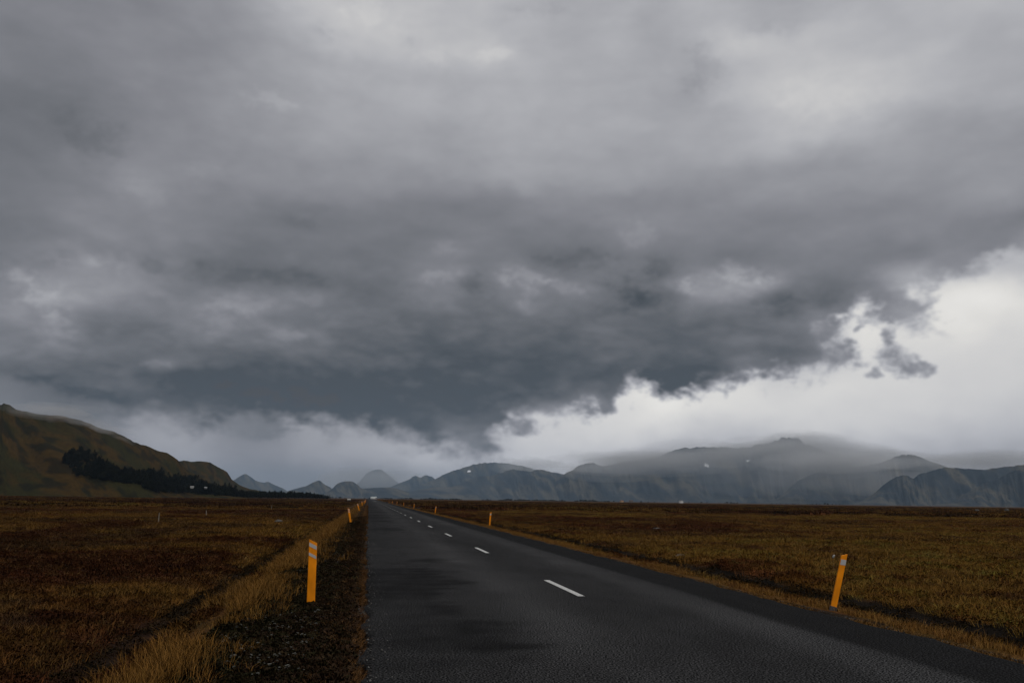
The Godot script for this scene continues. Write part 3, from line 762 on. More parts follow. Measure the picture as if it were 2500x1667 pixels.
func make_plants() -> void:
	var m := tinted(0.9, 0.2)
	var grey := [Color(1, 1, 1), Color(0.75, 0.75, 0.75), Color(0.9, 0.85, 0.8), Color(0.6, 0.58, 0.55)]
	var long_grass := [tuft(26, 0.22, 0.10, 0.0024, 0.10, 11, grey), tuft(24, 0.26, 0.12, 0.0024, 0.13, 12, grey), tuft(22, 0.17, 0.09, 0.0026, 0.12, 13, grey)]
	var short_grass := [tuft(30, 0.10, 0.13, 0.0026, 0.09, 14, grey), tuft(26, 0.08, 0.15, 0.003, 0.11, 15, grey)]
	var heath := [cushion(110, 0.24, 0.10, 0.026, 16, grey), cushion(100, 0.28, 0.08, 0.03, 17, grey), cushion(90, 0.20, 0.12, 0.028, 18, grey)]
	var field_grass := [tuft(44, 0.13, 0.24, 0.0036, 0.09, 19, grey), tuft(40, 0.16, 0.28, 0.0036, 0.11, 20, grey)]
	var far_mix := [cushion(140, 1.0, 0.14, 0.15, 21, grey), tuft(80, 0.20, 1.0, 0.022, 0.1, 22, grey, 1)]
	rng.seed = 100
	# --- verges
	fresh(3)
	# golden fringe at the top of the left bank, thinning out either side
	var z := -5.5
	while z > -340.0:
		var step := 0.0035 + 0.00011 * -z
		z -= step * (1.0 + rng.randf())
		var x := -1.98 + rng.randfn() * (0.17 if rng.randf() < 0.7 else 0.42)
		var dens := noise_b.get_noise_2d(x * 20.0, z * 16.0)
		if dens < -0.3:
			continue
		var s := 0.7 + 0.5 * rng.randf()
		var c := (GOLD.lerp(STRAW, rng.randf() * 0.35).lerp(OLIVE, clampf(0.35 + rng.randfn() * 0.35, 0.0, 1.0))) * (0.7 + 0.35 * rng.randf())
		add(rng.randi() % 3, turned(x, z, s * (1.0 + -z * 0.006), s * (0.9 + 0.5 * dens)), c)
	# right verge: fringe of grass beyond the road edge and thin straw on the edge itself
	z = -5.5
	while z > -340.0:
		var step := 0.008 + 0.00017 * -z
		z -= step * (1.0 + rng.randf())
		var x := 7.72 + rng.randfn() * 0.14
		var dens := noise_b.get_noise_2d(x * 20.0, z * 14.0)
		if dens < -0.25:
			continue
		var s := 0.40 + 0.40 * rng.randf()
		var c := GOLD.lerp(STRAW, rng.randf() * 0.6).lerp(RUSSET, maxf(0.0, rng.randfn() * 0.45))
		add(rng.randi() % 3, turned(x, z, s * (1.0 + -z * 0.006), s * (0.75 + 0.5 * dens)), c)
	for k in 3:
		scatter("verge_grass", "long golden dry grass fringing the road verges", "grass", long_grass[k], m, lots[k], lot_tints[k])
	# short dry grass: road edges, thin over the gravel
	fresh(2)
	z = -5.5
	while z > -200.0:
		z -= (0.003 + 0.00015 * -z) * (0.5 + rng.randf())
		var pick := rng.randf()
		var x := 0.0
		if pick < 0.42: x = -0.02 - absf(rng.randfn()) * 0.22
		elif pick < 0.68: x = 6.88 + absf(rng.randfn()) * 0.05
		else: x = -0.3 - 1.5 * rng.randf()
		var dens := noise_b.get_noise_2d(x * 50.0 + 90.0, z * 22.0)
		if dens < (-0.12 if pick < 0.68 else 0.02):
			continue
		var c := STRAW.lerp(GOLD, rng.randf()) * 0.75 if pick < 0.68 else Color(0.075, 0.042, 0.02).lerp(MOSS, rng.randf())
		if pick < 0.42: c = c.lerp(Color(0.11, 0.05, 0.02), 0.6)
		var s := 0.45 + 0.5 * rng.randf()
		add(rng.randi() % 2, turned(x, z, s * (1.0 + -z * 0.008), s * 0.75), c)
	for k in 2:
		scatter("edge_grass", "short dry grass growing along the asphalt edges", "grass", short_grass[k], m, lots[k], lot_tints[k])
	# --- field: cushions of heath and grass on both sides
	fresh(5)
	var bands := [[5.0, 22.0, 62.0, 0.75], [22.0, 45.0, 30.0, 0.95], [45.0, 90.0, 11.0, 1.35], [90.0, 160.0, 3.6, 2.1]]
	for b in bands:
		var area: float = 0.68 * (b[1] * b[1] - b[0] * b[0])
		for i in int(area * b[2]):
			var r := sqrt(lerpf(b[0] * b[0], b[1] * b[1], rng.randf()))
			var az := deg_to_rad(lerpf(-29.0, 48.0, rng.randf()))
			var x: float = sin(az) * r
			var zz: float = -cos(az) * r
			if x > -2.3 and x < 7.95:
				continue
			var ditch := (x > -3.5 and x < -2.7) or (x > 8.1 and x < 9.6)
			if ditch and rng.randf() < 0.72:
				continue
			var c := plant_colour(x, zz)
			var j := (0.72 + 0.5 * rng.randf()) * (1.0 + 0.22 * smoothstep(4.0, 14.0, x))
			var odd := rng.randf()
			if odd < 0.08: c = c.lerp(RUSSET, 0.6)
			elif odd < 0.15: c = c.lerp(MOSS, 0.6)
			elif odd < 0.20: c = c.lerp(STRAW, 0.5)
			if ditch:
				c = PEAT_AND_SHADE.lerp(MOSS, 0.5 * rng.randf())  # ditch plants take the painted dark of the ditch too
			var red := c.r / maxf(c.g, 0.001)
			var grassy := clampf((2.45 - red) * 2.0, 0.12, 0.9)
			var k := 3 + rng.randi() % 2 if rng.randf() < grassy else rng.randi() % 3
			if k >= 3: c = c.lerp(GOLD, 0.25 * rng.randf())
			if ditch: k = rng.randi() % 3
			var s: float = b[3] * (0.6 + 0.7 * rng.randf())
			add(k, turned(x, zz, s, minf(s, 1.25) * (0.7 + 0.6 * rng.randf())), c * j * 1.2)
	for k in 5:
		if k < 3:
			scatter("heath", "low russet heath covering the plain", "heath", heath[k], m, lots[k], lot_tints[k])
		else:
			scatter("field_grass", "dry yellow grass growing through the heath of the plain", "grass", field_grass[k - 3], m, lots[k], lot_tints[k])
	fresh(2)
	for b in [[150.0, 400.0, 0.16, 1.6], [400.0, 1100.0, 0.03, 3.0]]:
		var area: float = 0.68 * (b[1] * b[1] - b[0] * b[0])
		for i in int(area * b[2]):
			var r := sqrt(lerpf(b[0] * b[0], b[1] * b[1], rng.randf()))
			var az := deg_to_rad(lerpf(-27.0, 46.0, rng.randf()))
			var x: float = sin(az) * r
			var zz: float = -cos(az) * r
			if x > -3.5 - b[3] and x < 9.5 + b[3]:
				continue
			var c := plant_colour(x, zz) * (0.7 + 0.6 * rng.randf())
			var s: float = b[3] * (0.6 + 0.7 * rng.randf())
			add(rng.randi() % 2, turned(x, zz, s, minf(s, 1.6)), c * 1.15)
	for k in 2:
		scatter("far_heath", "brown heath and grass of the distant plain", "heath", far_mix[k], m, lots[k], lot_tints[k])
	# --- shoulder: moss cushions, pebbles, small white flowers
	var where := []
	var tints := PackedColorArray()
	var mossy := cushion(60, 0.10, 0.035, 0.022, 31, grey)
	for i in 20000:
		var zz := -5.5 - 75.0 * pow(rng.randf(), 2.0)
		var x := -0.15 - 1.75 * rng.randf()
		var n := noise_b.get_noise_2d(x * 45.0, zz * 22.0)
		if n < -0.6: continue
		where.append(turned(x, zz, 0.6 + 0.9 * rng.randf(), 0.5 + 0.9 * rng.randf()))
		tints.append(v4(MOSS.lerp(Color(0.062, 0.034, 0.020), clampf(0.5 + rng.randfn() * 0.4 + (x + 0.9) * 0.5, 0.0, 1.0)) * (1.0 + 0.9 * rng.randf())))
	scatter("moss", "dark moss and creeping plants on the left shoulder", "moss", mossy, m, where, tints)
	where = []
	tints = PackedColorArray()
	for i in 16000:
		var zz := -5.5 - 60.0 * pow(rng.randf(), 1.8)
		var x := (0.10 if rng.randf() < 0.8 else 0.35) - (1.75 if rng.randf() < 0.75 else 0.5) * rng.randf()
		if rng.randf() < 0.15: x = 6.80 + 0.45 * rng.randf()
		var s := 0.006 + 0.012 * pow(rng.randf(), 3.0)
		var t := turned(x, zz, s, s * 0.7)
		t.origin.y = maxf(t.origin.y, 0.0 if x > ROAD_LEFT and x < ROAD_RIGHT else -1.0) + s * 0.2
		where.append(t)
		var g := 0.03 + 0.12 * pow(rng.randf(), 3.0)
		tints.append(v4(Color(g, g * 0.97, g * 0.92)))
	scatter("gravel", "loose grey gravel along the edges of the asphalt", "gravel", pebble(3), m, where, tints)
	where = []
	tints = PackedColorArray()
	var bloom := flower()
	for i in 700:
		var zz := -6.0 - 50.0 * pow(rng.randf(), 1.6)
		var x := -0.55 - 1.25 * rng.randf()
		if noise_b.get_noise_2d(x * 30.0 + 300.0, zz * 16.0) < 0.24: continue
		where.append(turned(x, zz, 0.7 + 0.6 * rng.randf(), 0.6 + 0.7 * rng.randf()))
		var g := 0.05 + 0.14 * rng.randf()
		tints.append(v4(Color(g * 0.25, g * 0.25, g * 0.225)))
	var fm := paint(Color(1, 1, 1), 0.8, 0.2)
	fm.vertex_color_use_as_albedo = true
	scatter("white_flowers", "tiny pale flower heads scattered over the left shoulder", "flowers", bloom, fm, where, tints)

func pebble(seed_: int) -> ArrayMesh:
	rng.seed = seed_
	var st := SurfaceTool.new()
	st.begin(Mesh.PRIMITIVE_TRIANGLES)
	var p := []
	for i in 6:
		p.append([Vector3.UP, Vector3.DOWN, Vector3.LEFT, Vector3.RIGHT, Vector3.FORWARD, Vector3.BACK][i] * (0.7 + 0.6 * rng.randf()) + Vector3(rng.randf(), rng.randf(), rng.randf()) * 0.3)
	for f in [[0, 2, 4], [0, 4, 3], [0, 3, 5], [0, 5, 2], [1, 4, 2], [1, 3, 4], [1, 5, 3], [1, 2, 5]]:
		for k in f:
			st.set_color(Color(1, 1, 1))
			st.add_vertex(p[k])
	st.generate_normals()
	return st.commit()

func flower() -> ArrayMesh:
	var st := SurfaceTool.new()
	st.begin(Mesh.PRIMITIVE_TRIANGLES)
	rng.seed = 8
	for f in 4:
		var c := Vector3(rng.randfn() * 0.025, 0.04 + 0.03 * rng.randf(), rng.randfn() * 0.025)
		for k in 5:
			var a := TAU * k / 5.0
			var b := a + 1.0
			st.set_color(Color(1, 1, 1))
			st.set_normal(Vector3.UP)
			for v in [c, c + Vector3(cos(a), 0.35, sin(a)) * 0.011, c + Vector3(cos(b), 0.35, sin(b)) * 0.011]:
				st.add_vertex(v)
	return st.commit()

# ---------------------------------------------------------------- trees
func conifer(seed_: int, tall: float, wide: float, bare: float) -> Array:
	rng.seed = seed_
	var st := SurfaceTool.new()
	st.begin(Mesh.PRIMITIVE_TRIANGLES)
	for i in 420:
		var t := pow(rng.randf(), 0.8)
		var y := tall * lerpf(bare, 1.0, t)
		var r := wide * pow(1.0 - t, 0.7) * (0.25 + 0.85 * sqrt(rng.randf())) * (0.8 + 0.35 * sin(y * 5.0 + seed_)) + 0.06
		var a := rng.randf() * TAU
		var p := Vector3(cos(a) * r, y - r * 0.25, sin(a) * r)
		var d := Vector3(cos(a), rng.randfn() * 0.4 - 0.1, sin(a)).normalized()
		var s := d.cross(Vector3(rng.randfn(), 1.0 + rng.randf(), rng.randfn())).normalized()
		var z := tall * 0.055 * (0.7 + 0.7 * rng.randf())
		var g := 0.55 + 0.45 * rng.randf()
		st.set_color(Color(g, g, g))
		st.set_normal((d + Vector3.UP * 0.6).normalized())
		for v in [p - s * z * 0.5 - d * z * 0.4, p + d * z * 0.8, p + s * z * 0.5 - d * z * 0.4]:
			st.add_vertex(v)
	var tr := SurfaceTool.new()
	tr.begin(Mesh.PRIMITIVE_TRIANGLES)
	for k in 6:
		var a := TAU * k / 6.0
		var b := TAU * (k + 1) / 6.0
		var r0 := tall * 0.022
		for v in [Vector3(cos(a) * r0, -0.6, sin(a) * r0), Vector3(0, tall * 0.93, 0), Vector3(cos(b) * r0, -0.6, sin(b) * r0)]:
			tr.add_vertex(v)
	tr.generate_normals()
	return [st.commit(), tr.commit()]

func broadleaf(seed_: int, tall: float, wide: float) -> Array:
	rng.seed = seed_
	var st := SurfaceTool.new()
	st.begin(Mesh.PRIMITIVE_TRIANGLES)
	var lobes := []
	for i in 7:
		var a := rng.randf() * TAU
		lobes.append(Vector4(cos(a) * wide * 0.5 * rng.randf(), tall * (0.35 + 0.5 * rng.randf()), sin(a) * wide * 0.5 * rng.randf(), wide * (0.35 + 0.25 * rng.randf())))
	for i in 480:
		var l: Vector4 = lobes[rng.randi() % 7]
		var d := Vector3(rng.randfn(), rng.randfn(), rng.randfn()).normalized()
		var p := Vector3(l.x, l.y, l.z) + d * l.w * (0.6 + 0.5 * rng.randf())
		p.y = maxf(p.y, tall * 0.06)
		var s := d.cross(Vector3(rng.randfn(), rng.randfn(), rng.randfn())).normalized()
		var u := d.cross(s)
		var z := tall * 0.05 * (0.7 + 0.7 * rng.randf())
		var g := 0.55 + 0.45 * rng.randf()
		st.set_color(Color(g, g, g))
		st.set_normal((d + Vector3.UP * 0.3).normalized())
		for v in [p - s * z, p + u * z * 1.3, p + s * z]:
			st.add_vertex(v)
	var tr := SurfaceTool.new()
	tr.begin(Mesh.PRIMITIVE_TRIANGLES)
	for k in 6:
		var a := TAU * k / 6.0
		var b := TAU * (k + 1) / 6.0
		var r0 := tall * 0.03
		for v in [Vector3(cos(a) * r0, -0.6, sin(a) * r0), Vector3(0, tall * 0.7, 0), Vector3(cos(b) * r0, -0.6, sin(b) * r0)]:
			tr.add_vertex(v)
	tr.generate_normals()
	return [st.commit(), tr.commit()]

func make_trees() -> void:
	var leaf := tinted(0.95, 0.05)
	leaf.albedo_color = lin(Color(0.010, 0.011, 0.007))
	var bark := paint(Color(0.02, 0.016, 0.012), 0.9)
	var kinds := []
	for i in 4: kinds.append(conifer(300 + i, 8.0 + 1.0 * i, 2.7 + 0.2 * i, 0.02))
	for i in 3: kinds.append(broadleaf(310 + i, 7.5 + 0.8 * i, 4.2))
	var protos := []
	for k in kinds:
		var o := Node3D.new()
		put("crown", k[0], leaf, o)
		put("trunk", k[1], bark, o)
		protos.append(o)
	rng.seed = 400
	# the wood on the hill foot: bearing, lowest and highest elevation of the tree feet
	var bear := [-17.9, -17.1, -16.5, -15.2, -13.9, -13.3, -12.7, -11.8, -10.9, -10.1, -9.4, -8.3]
	var low := [1.75, 0.92, 0.85, 0.70, 0.60, 0.28, 0.12, 0.10, 0.10, 0.08, 0.06, 0.03]
	var high := [2.05, 2.45, 2.35, 1.30, 1.10, 1.25, 1.15, 1.00, 0.95, 0.62, 0.45, 0.40]
	var pts: Array = CRESTS["hill"]
	var placed := 0
	var tries := 0
	var extra := [[], []]
	var tints := [PackedColorArray(), PackedColorArray()]
	while placed < 1150 and tries < 9000:
		tries += 1
		var az := lerpf(-17.9, -8.3, rng.randf())
		var lo := ramp(az, bear, low)
		var hi := ramp(az, bear, high)
		if az < -16.3 and rng.randf() < 0.45:
			continue
		var el := lerpf(lo, hi, pow(rng.randf(), 1.3))
		var t := 0.0
		for i in 200:
			var q := crest_at(pts, i / 200.0)
			if rad_to_deg(atan2(q.x, -q.z)) > az:
				t = i / 200.0
				break
		var at := Vector3.ZERO
		for i in 80:
			at = slope_point(pts, t, i / 80.0, 560.0, 0.24, 1)
			if rad_to_deg(atan2(at.y - 1.6, Vector2(at.x, at.z).length())) > el:
				break
		placed += 1
		var size := 0.55 + 0.5 * rng.randf()
		if placed <= 150:
			var k := rng.randi() % 7
			var o: Node3D = protos[k].duplicate()
			o.name = numbered("conifer_tree" if k < 4 else "broadleaf_tree")
			add_child(o)
			o.transform = Transform3D(Basis(Vector3.UP, rng.randf() * TAU).scaled(Vector3.ONE * size), at)
			if k < 4: tag(o, "dark pointed conifer in the plantation at the hill foot", "tree", "conifers of the hill plantation")
			else: tag(o, "dark round-crowned tree in the plantation at the hill foot", "tree", "round trees of the hill plantation")
		else:
			var k := rng.randi() % 2
			extra[k].append(Transform3D(Basis(Vector3.UP, rng.randf() * TAU).scaled(Vector3.ONE * size * 0.85), at))
			tints[k].append(Color(1, 1, 1))
	for k in 2:
		scatter("wood", "dense dark wood filling the plantation below the hill", "wood", kinds[[1, 5][k]][0], leaf, extra[k], tints[k])
	# the low shelter belt that runs on to the road
	extra = [[], []]
	tints = [PackedColorArray(), PackedColorArray()]
	for i in 260:
		var t := i / 259.0
		var az := deg_to_rad(lerpf(-9.3, -2.5, t) + rng.randfn() * 0.05)
		var d := lerpf(820.0, 1000.0, t) + rng.randf() * 60.0
		var tall := ramp(t, [0.0, 0.35, 0.7, 0.9, 1.0], [7.0, 7.0, 7.2, 5.6, 4.2]) * (0.75 + 0.4 * rng.randf())
		var at := Vector3(sin(az) * d, -0.5, -cos(az) * d)
		if i % 4 == 0:
			var k := 4 + rng.randi() % 3
			var o: Node3D = protos[k].duplicate()
			o.name = numbered("belt_tree")
			add_child(o)
			o.transform = Transform3D(Basis(Vector3.UP, rng.randf() * TAU).scaled(Vector3.ONE * tall / 8.0), at)
			tag(o, "low dark tree in the shelter belt between wood and road", "tree", "trees of the shelter belt")
		else:
			var k := rng.randi() % 2
			extra[k].append(Transform3D(Basis(Vector3.UP, rng.randf() * TAU).scaled(Vector3.ONE * tall / 9.0), at))
			tints[k].append(Color(1, 1, 1))
	for k in 2:
		scatter("shelter_belt", "low dark belt of bushes running from the wood to the road", "bushes", kinds[[2, 6][k]][0], leaf, extra[k], tints[k])
	# thin line of bushes far out on the right of the road
	extra = [[], []]
	tints = [PackedColorArray(), PackedColorArray()]
	for i in 700:
		var az := deg_to_rad(lerpf(1.0, 15.5, rng.randf()) if i < 560 else lerpf(-3.0, 30.0, rng.randf()))
		var d := 2300.0 + 500.0 * rng.randf()
		var n := noise_b.get_noise_2d(rad_to_deg(az) * 60.0, 9.0)
		if n < -0.2: continue
		var tall := (3.0 + 4.0 * maxf(n, 0.0)) * (0.6 + 0.6 * rng.randf())
		var k := rng.randi() % 2
		extra[k].append(Transform3D(Basis(Vector3.UP, rng.randf() * TAU).scaled(Vector3(tall / 5.0, tall / 9.0, tall / 5.0)), Vector3(sin(az) * d, -0.5, -cos(az) * d)))
		tints[k].append(Color(1, 1, 1))
	for k in 2:
		scatter("far_bushes", "thin dark line of bushes on the far edge of the plain", "bushes", kinds[[4, 6][k]][0], leaf, extra[k], tints[k])
	for o in protos: o.free()

# ---------------------------------------------------------------- small things
func gable(w: float, d: float, h: float, rise: float) -> Array:
	var wall := SurfaceTool.new()
	wall.begin(Mesh.PRIMITIVE_TRIANGLES)
	var a := Vector3(-w / 2, -0.5, d / 2)
	var b := Vector3(w / 2, -0.5, d / 2)
	var c := Vector3(w / 2, -0.5, -d / 2)
	var e := Vector3(-w / 2, -0.5, -d / 2)
	var u := Vector3(0, h + 0.5, 0)
	for q in [[a, b], [b, c], [c, e], [e, a]]:
		for v in [q[0], q[0] + u, q[1] + u, q[0], q[1] + u, q[1]]:
			wall.add_vertex(v)
	for x in [-w / 2, w / 2]:
		for v in [Vector3(x, h, d / 2), Vector3(x, h + rise, 0), Vector3(x, h, -d / 2)]:
			wall.add_vertex(v)
	wall.generate_normals()
	var roof := SurfaceTool.new()
	roof.begin(Mesh.PRIMITIVE_TRIANGLES)
	var o := 0.35
	for s in [-1.0, 1.0]:
		var p := [Vector3(-w / 2 - o, h - 0.15, s * (d / 2 + o)), Vector3(w / 2 + o, h - 0.15, s * (d / 2 + o)), Vector3(w / 2 + o, h + rise + 0.05, 0), Vector3(-w / 2 - o, h + rise + 0.05, 0)]
		for k in [0, 1, 2, 0, 2, 3]: roof.add_vertex(p[k])
		for k in [0, 2, 1, 0, 3, 2]: roof.add_vertex(p[k] + Vector3(0, 0.14, 0))
	roof.generate_normals()
	return [wall.commit(), roof.commit()]

func house(at: Vector3, turn: float, size: Array, wall: Color, roof: Color, windows: int, label: String, called := "farmhouse", category := "house") -> void:
	var o := thing(called, at, label, category)
	o.rotation.y = turn
	var g := gable(size[0], size[1], size[2], size[3])
	var wm := paint(wall, 0.8)
	put("wall", g[0], wm, o)
	put("roof", g[1], paint(roof, 0.6), o)
	var pane := BoxMesh.new()
	pane.size = Vector3(minf(1.0, size[0] * 0.16), size[2] * 0.3, 0.06)
	var dark := paint(Color(0.03, 0.035, 0.04), 0.2, 0.5)
	for i in windows:
		var p := put("window", pane, dark, o)
		p.position = Vector3((i - (windows - 1) / 2.0) * size[0] / (windows + 0.4), size[2] * 0.55, size[1] / 2 + 0.03)

func polar(az: float, d: float, y := -0.3) -> Vector3:
	return Vector3(sin(deg_to_rad(az)) * d, y, -cos(deg_to_rad(az)) * d)

func boulder(seed_: int, size: Vector3) -> ArrayMesh:
	var q := FastNoiseLite.new()
	q.seed = seed_
	q.frequency = 0.9
	var s := SphereMesh.new()
	s.radial_segments = 16
	s.rings = 9
	var arr := s.get_mesh_arrays()
	var v: PackedVector3Array = arr[Mesh.ARRAY_VERTEX]
	for i in v.size():
		v[i] = v[i] * 2.0 * (1.0 + 0.35 * q.get_noise_3dv(v[i] * 2.0)) * size
	var st := SurfaceTool.new()
	st.begin(Mesh.PRIMITIVE_TRIANGLES)
	var ix: PackedInt32Array = arr[Mesh.ARRAY_INDEX]
	for i in ix: st.add_vertex(v[i])
	st.generate_normals()
	return st.commit()

func make_small_things() -> void:
	house(polar(0.33, 2600.0), 0.1, [17.0, 8.0, 4.2, 2.2], Color(0.70, 0.72, 0.72), Color(0.45, 0.50, 0.50), 5, "long low white building at the far end of the road")
	house(polar(20.05, 2300.0), 0.5, [9.5, 7.0, 4.6, 2.4], Color(0.74, 0.74, 0.74), Color(0.20, 0.20, 0.21), 3, "lone white farmhouse far out on the right plain below the highest mountain")
	house(polar(16.3, 2400.0), 0.3, [9.0, 6.0, 3.0, 1.8], Color(0.42, 0.30, 0.16), Color(0.30, 0.14, 0.06), 2, "small tan farm shed with rust roof, left of the lone white farmhouse", "farm_shed", "shed")
	house(polar(16.9, 2410.0), -0.2, [11.0, 6.0, 3.6, 2.0], Color(0.10, 0.09, 0.08), Color(0.12, 0.08, 0.06), 2, "dark barn beside the tan farm shed on the right plain", "barn", "barn")
	house(polar(-10.72, 690.0, 7.4), 0.15, [2.0, 3.0, 0.6, 0.45], Color(0.34, 0.34, 0.33), Color(0.30, 0.30, 0.30), 1, "left of two small white houses half hidden in the dark wood", "wood_house")
	house(polar(-9.92, 700.0, 7.4), -0.1, [1.3, 2.6, 0.45, 0.35], Color(0.30, 0.30, 0.30), Color(0.28, 0.29, 0.30), 1, "right of two small white houses half hidden in the dark wood", "wood_house")
	# old fence line in the left field: only a few posts stand
	var wood := paint(Color(0.22, 0.19, 0.15), 0.9)
	var texts := ["tallest pale fence post in the left field, nearest the viewer", "pale thin fence post in the left field, middle one of three", "pale thin fence post in the left field, farthest and nearest the road"]
	var spots := [[-14.25, -64.5, 0.62, 0.0], [-14.5, -84.2, 0.48, 4.0], [-14.3, -137.0, 0.66, -3.0]]
	for i in 3:
		var a: Array = spots[i]
		var cy := CylinderMesh.new()
		cy.top_radius = 0.028
		cy.bottom_radius = 0.04
		cy.height = a[2] + 0.4
		cy.radial_segments = 9
		var o := thing("fence_post", Vector3(a[0], ground_h(a[0], a[1]), a[1]), texts[i], "fence post", "fence posts in the left field")
		o.rotation.z = deg_to_rad(a[3])
		put("stake", cy, wood, o).position.y = (a[2] - 0.4) / 2.0 + 0.1
		var st := BoxMesh.new()
		st.size = Vector3(0.012, 0.05, 0.10)
		put("staple", st, paint(Color(0.2, 0.2, 0.2), 0.5), o).position = Vector3(0, a[2] * 0.8, 0)
	# small pale sign by the road far ahead
	var sg := thing("road_sign", Vector3(-8.5, ground_h(-8.5, -400.0), -400.0), "small pale sign on two posts, left of the far road", "road sign")
	var board := BoxMesh.new()
	board.size = Vector3(1.5, 0.5, 0.04)
	put("board", board, paint(Color(0.55, 0.54, 0.50), 0.6), sg).position.y = 1.35
	for x in [-0.5, 0.5]:
		var cy := CylinderMesh.new()
		cy.top_radius = 0.04
		cy.bottom_radius = 0.04
		cy.height = 1.6
		put("post", cy, paint(Color(0.3, 0.3, 0.3), 0.5), sg).position = Vector3(x, 0.6, -0.065)
	# stones
	var stone := paint(Color(0.13, 0.125, 0.115), 0.9, 0.3)
	stone.albedo_texture = speckle(256, 0.04, 0.5, 1.0, 55, 1.6)
	stone.uv1_triplanar = true
	stone.uv1_scale = Vector3(1.5, 1.5, 1.5)
	var rocks := [[18.7, -55.7, Vector3(0.42, 0.12, 0.3), "flat pale stone in the right field beyond the verge bushes"], [10.2, -28.2, Vector3(0.2, 0.09, 0.14), "small pale stone beside the ditch right of the road"],
		[203.0, -270.0, Vector3(0.8, 0.6, 0.6), "pale boulder far out on the right plain, left one of two"], [211.0, -266.0, Vector3(0.8, 0.85, 0.6), "pale boulder far out on the right plain, right one of two"],
		[-6.4, -66.8, Vector3(0.3, 0.18, 0.25), "pale stone in the grass between left field and verge"]]
	for i in rocks.size():
		var a: Array = rocks[i]
		var o := put("stone", boulder(60 + i, a[2]), stone, self)
		o.position = Vector3(a[0], ground_h(a[0], a[1]) + a[2].y * 0.35, a[1])
		tag(o, a[3], "stone", "pale stones in the fields")
	# white tuft of wool caught on a dry stem next to the right post
	var w := thing("wool_tuft", Vector3(12.2, ground_h(12.2, -22.0), -22.0), "white tuft of wool caught on a stem left of the right post", "wool")
	var stem := CylinderMesh.new()
	stem.top_radius = 0.003
	stem.bottom_radius = 0.005
	stem.height = 0.5
	stem.radial_segments = 6
	put("stem", stem, paint(Color(0.15, 0.10, 0.05), 0.9), w).position.y = 0.2
	var tf := put("fleece", boulder(71, Vector3(0.028, 0.05, 0.026)), paint(Color(0.26, 0.26, 0.25), 0.95), w)
	tf.position = Vector3(0.02, 0.40, 0)
	tf.rotation.z = -0.7

# ---------------------------------------------------------------- mist
func bank(az: float, el: float, dist: float, wide: float, tall: float, deep: float, tau: float, turn := 0.0) -> void:
	var f := FogVolume.new()
	f.name = numbered("cloud_bank")
	f.shape = RenderingServer.FOG_VOLUME_SHAPE_ELLIPSOID
	f.size = Vector3(wide, tall, deep)
	var m := FogMaterial.new()
	m.density = tau / deep
	m.albedo = Color(0.985, 0.985, 0.99)
	f.material = m
	add_child(f)
	f.position = Vector3(sin(deg_to_rad(az)) * dist, tan(deg_to_rad(el)) * dist, -cos(deg_to_rad(az)) * dist)
	f.rotation.y = -deg_to_rad(az) + turn
	f.set_meta("kind", "stuff")
	f.set_meta("label", "pale cloud lying on the mountain tops")
	f.set_meta("category", "cloud")

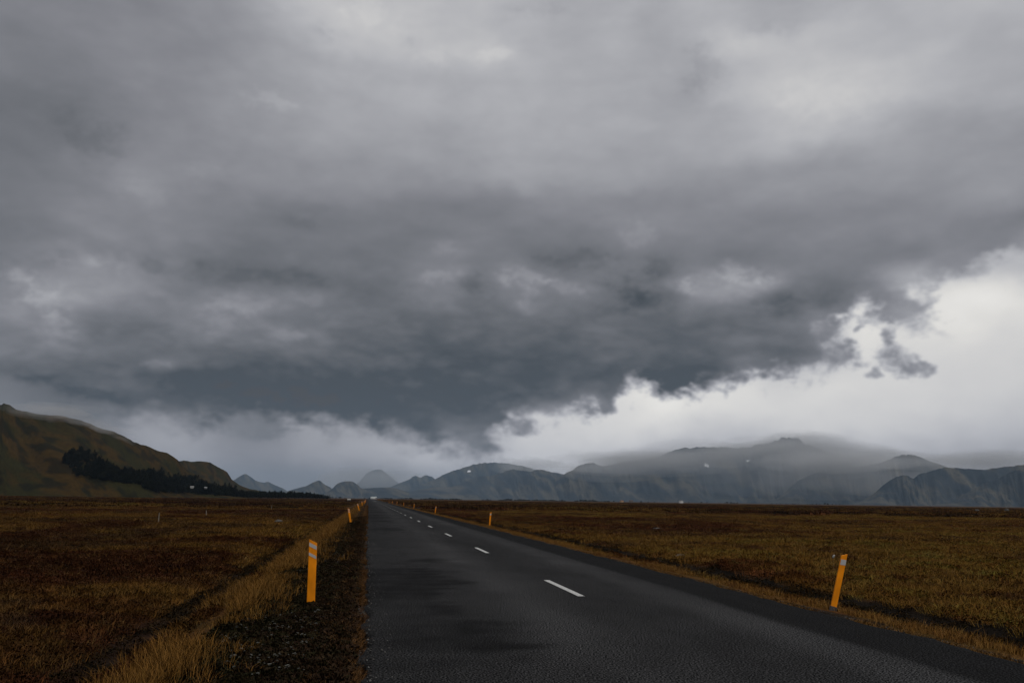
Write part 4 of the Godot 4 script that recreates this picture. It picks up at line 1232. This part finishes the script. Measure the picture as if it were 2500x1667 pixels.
func make_mist() -> void:
	# on the right-hand mountains: many small scraps
	rng.seed = 900
	for i in 46:
		var az := lerpf(15.0, 33.0, rng.randf())
		var top := ramp(az, [14.0, 16.5, 19.0, 22.0, 25.0, 27.0, 29.0, 33.0], [2.4, 3.1, 3.3, 3.6, 4.0, 4.35, 3.8, 3.4])
		bank(az, top - 0.60 + rng.randfn() * 0.26, 8000.0 + rng.randf() * 700.0, 500.0 + 900.0 * rng.randf(), 90.0 + 150.0 * rng.randf(), 450.0, 0.24, rng.randfn() * 0.3)
	for i in 20:
		var az := lerpf(28.0, 44.0, pow(rng.randf(), 1.5))
		bank(az, 2.62 + rng.randfn() * 0.2, 7300.0 + rng.randf() * 250.0, 400.0 + 800.0 * rng.randf(), 90.0 + 90.0 * rng.randf(), 300.0, 0.22, rng.randfn() * 0.3)
	for i in 8:
		bank(lerpf(26.5, 32.0, rng.randf()), 2.0 + 0.7 * rng.randf(), 7700.0, 500.0 + 500.0 * rng.randf(), 200.0, 250.0, 0.16)
	# lying in the valleys between one ridge and the next
	for i in 12:
		bank(lerpf(27.0, 44.0, (i + rng.randf()) / 12.0), 1.1 + 0.8 * rng.randf(), 7330.0, 700.0 + 700.0 * rng.randf(), 240.0, 200.0, 0.16)
	for i in 12:
		bank(lerpf(22.0, 36.0, (i + rng.randf()) / 12.0), 1.3 + 1.0 * rng.randf(), 8420.0, 800.0 + 700.0 * rng.randf(), 300.0, 240.0, 0.16)
	for i in 7:
		bank(-1.2 + 4.0 * rng.randf(), 0.9 + 0.5 * rng.randf(), 16200.0, 1500.0, 420.0, 900.0, 0.22)
	# caught on the peaks ahead
	for i in 12:
		bank(8.6 + 4.0 * rng.randf(), 2.2 + rng.randfn() * 0.22, 12100.0, 300.0 + 500.0 * rng.randf(), 90.0 + 140.0 * rng.randf(), 500.0, 0.2)
	for i in 8:
		bank(13.5 + 3.0 * rng.randf(), 2.6 + rng.randfn() * 0.2, 10600.0, 400.0 + 500.0 * rng.randf(), 90.0 + 120.0 * rng.randf(), 500.0, 0.12)
	# torn along the top of the left hill
	for i in 30:
		var az := lerpf(-20.4, -15.0, rng.randf())
		bank(az, ramp(az, [-20.2, -17.5, -15.2], [5.4, 4.75, 3.9]) - 0.30 + rng.randfn() * 0.22, 1190.0 + rng.randf() * 30.0, 36.0 + 40.0 * rng.randf(), 8.0 + 9.0 * rng.randf(), 26.0, 0.085, rng.randfn() * 0.3)

func _ready() -> void:
	var cam := Camera3D.new()
	cam.name = "camera"
	cam.fov = 42.815
	cam.near = 0.1
	cam.far = 60000.0
	add_child(cam)
	cam.position = Vector3(0, 1.6, 0)
	cam.rotation_order = EULER_ORDER_YXZ
	cam.rotation_degrees = Vector3(10.32, -9.094, 0.76)
	cam.current = true
	var env := Environment.new()
	env.background_mode = Environment.BG_SKY
	var sky := Sky.new()
	sky.sky_material = make_sky()
	env.sky = sky
	env.tonemap_mode = Environment.TONE_MAPPER_LINEAR
	env.tonemap_exposure = 1.0
	env.sdfgi_enabled = true
	env.ssao_enabled = true
	env.ssil_enabled = true
	env.fog_enabled = true
	env.fog_density = 0.000035
	env.fog_light_color = Color(0.76, 0.88, 1.0)
	env.volumetric_fog_enabled = true
	env.volumetric_fog_density = 0.0
	var we := WorldEnvironment.new()
	we.name = "environment"
	we.environment = env
	add_child(we)
	var sun := DirectionalLight3D.new()
	sun.name = "sun"
	sun.light_energy = 0.48
	sun.light_angular_distance = 60.0
	sun.light_color = Color(1.0, 0.98, 0.95)
	sun.shadow_enabled = true
	add_child(sun)
	sun.rotation_degrees = Vector3(-52, 25, 0)
	noise_a.seed = 1
	noise_a.noise_type = FastNoiseLite.TYPE_SIMPLEX_SMOOTH
	noise_a.frequency = 0.01
	noise_a.fractal_octaves = 3
	noise_b.seed = 2
	noise_b.noise_type = FastNoiseLite.TYPE_SIMPLEX_SMOOTH
	noise_b.frequency = 0.01
	noise_b.fractal_octaves = 3
	var t := Time.get_ticks_msec()
	make_ground()
	make_road()
	make_mountains()
	print("structure ", Time.get_ticks_msec() - t)
	make_mist()
	make_posts()
	make_trees()
	make_plants()
	make_small_things()
	print("done ", Time.get_ticks_msec())
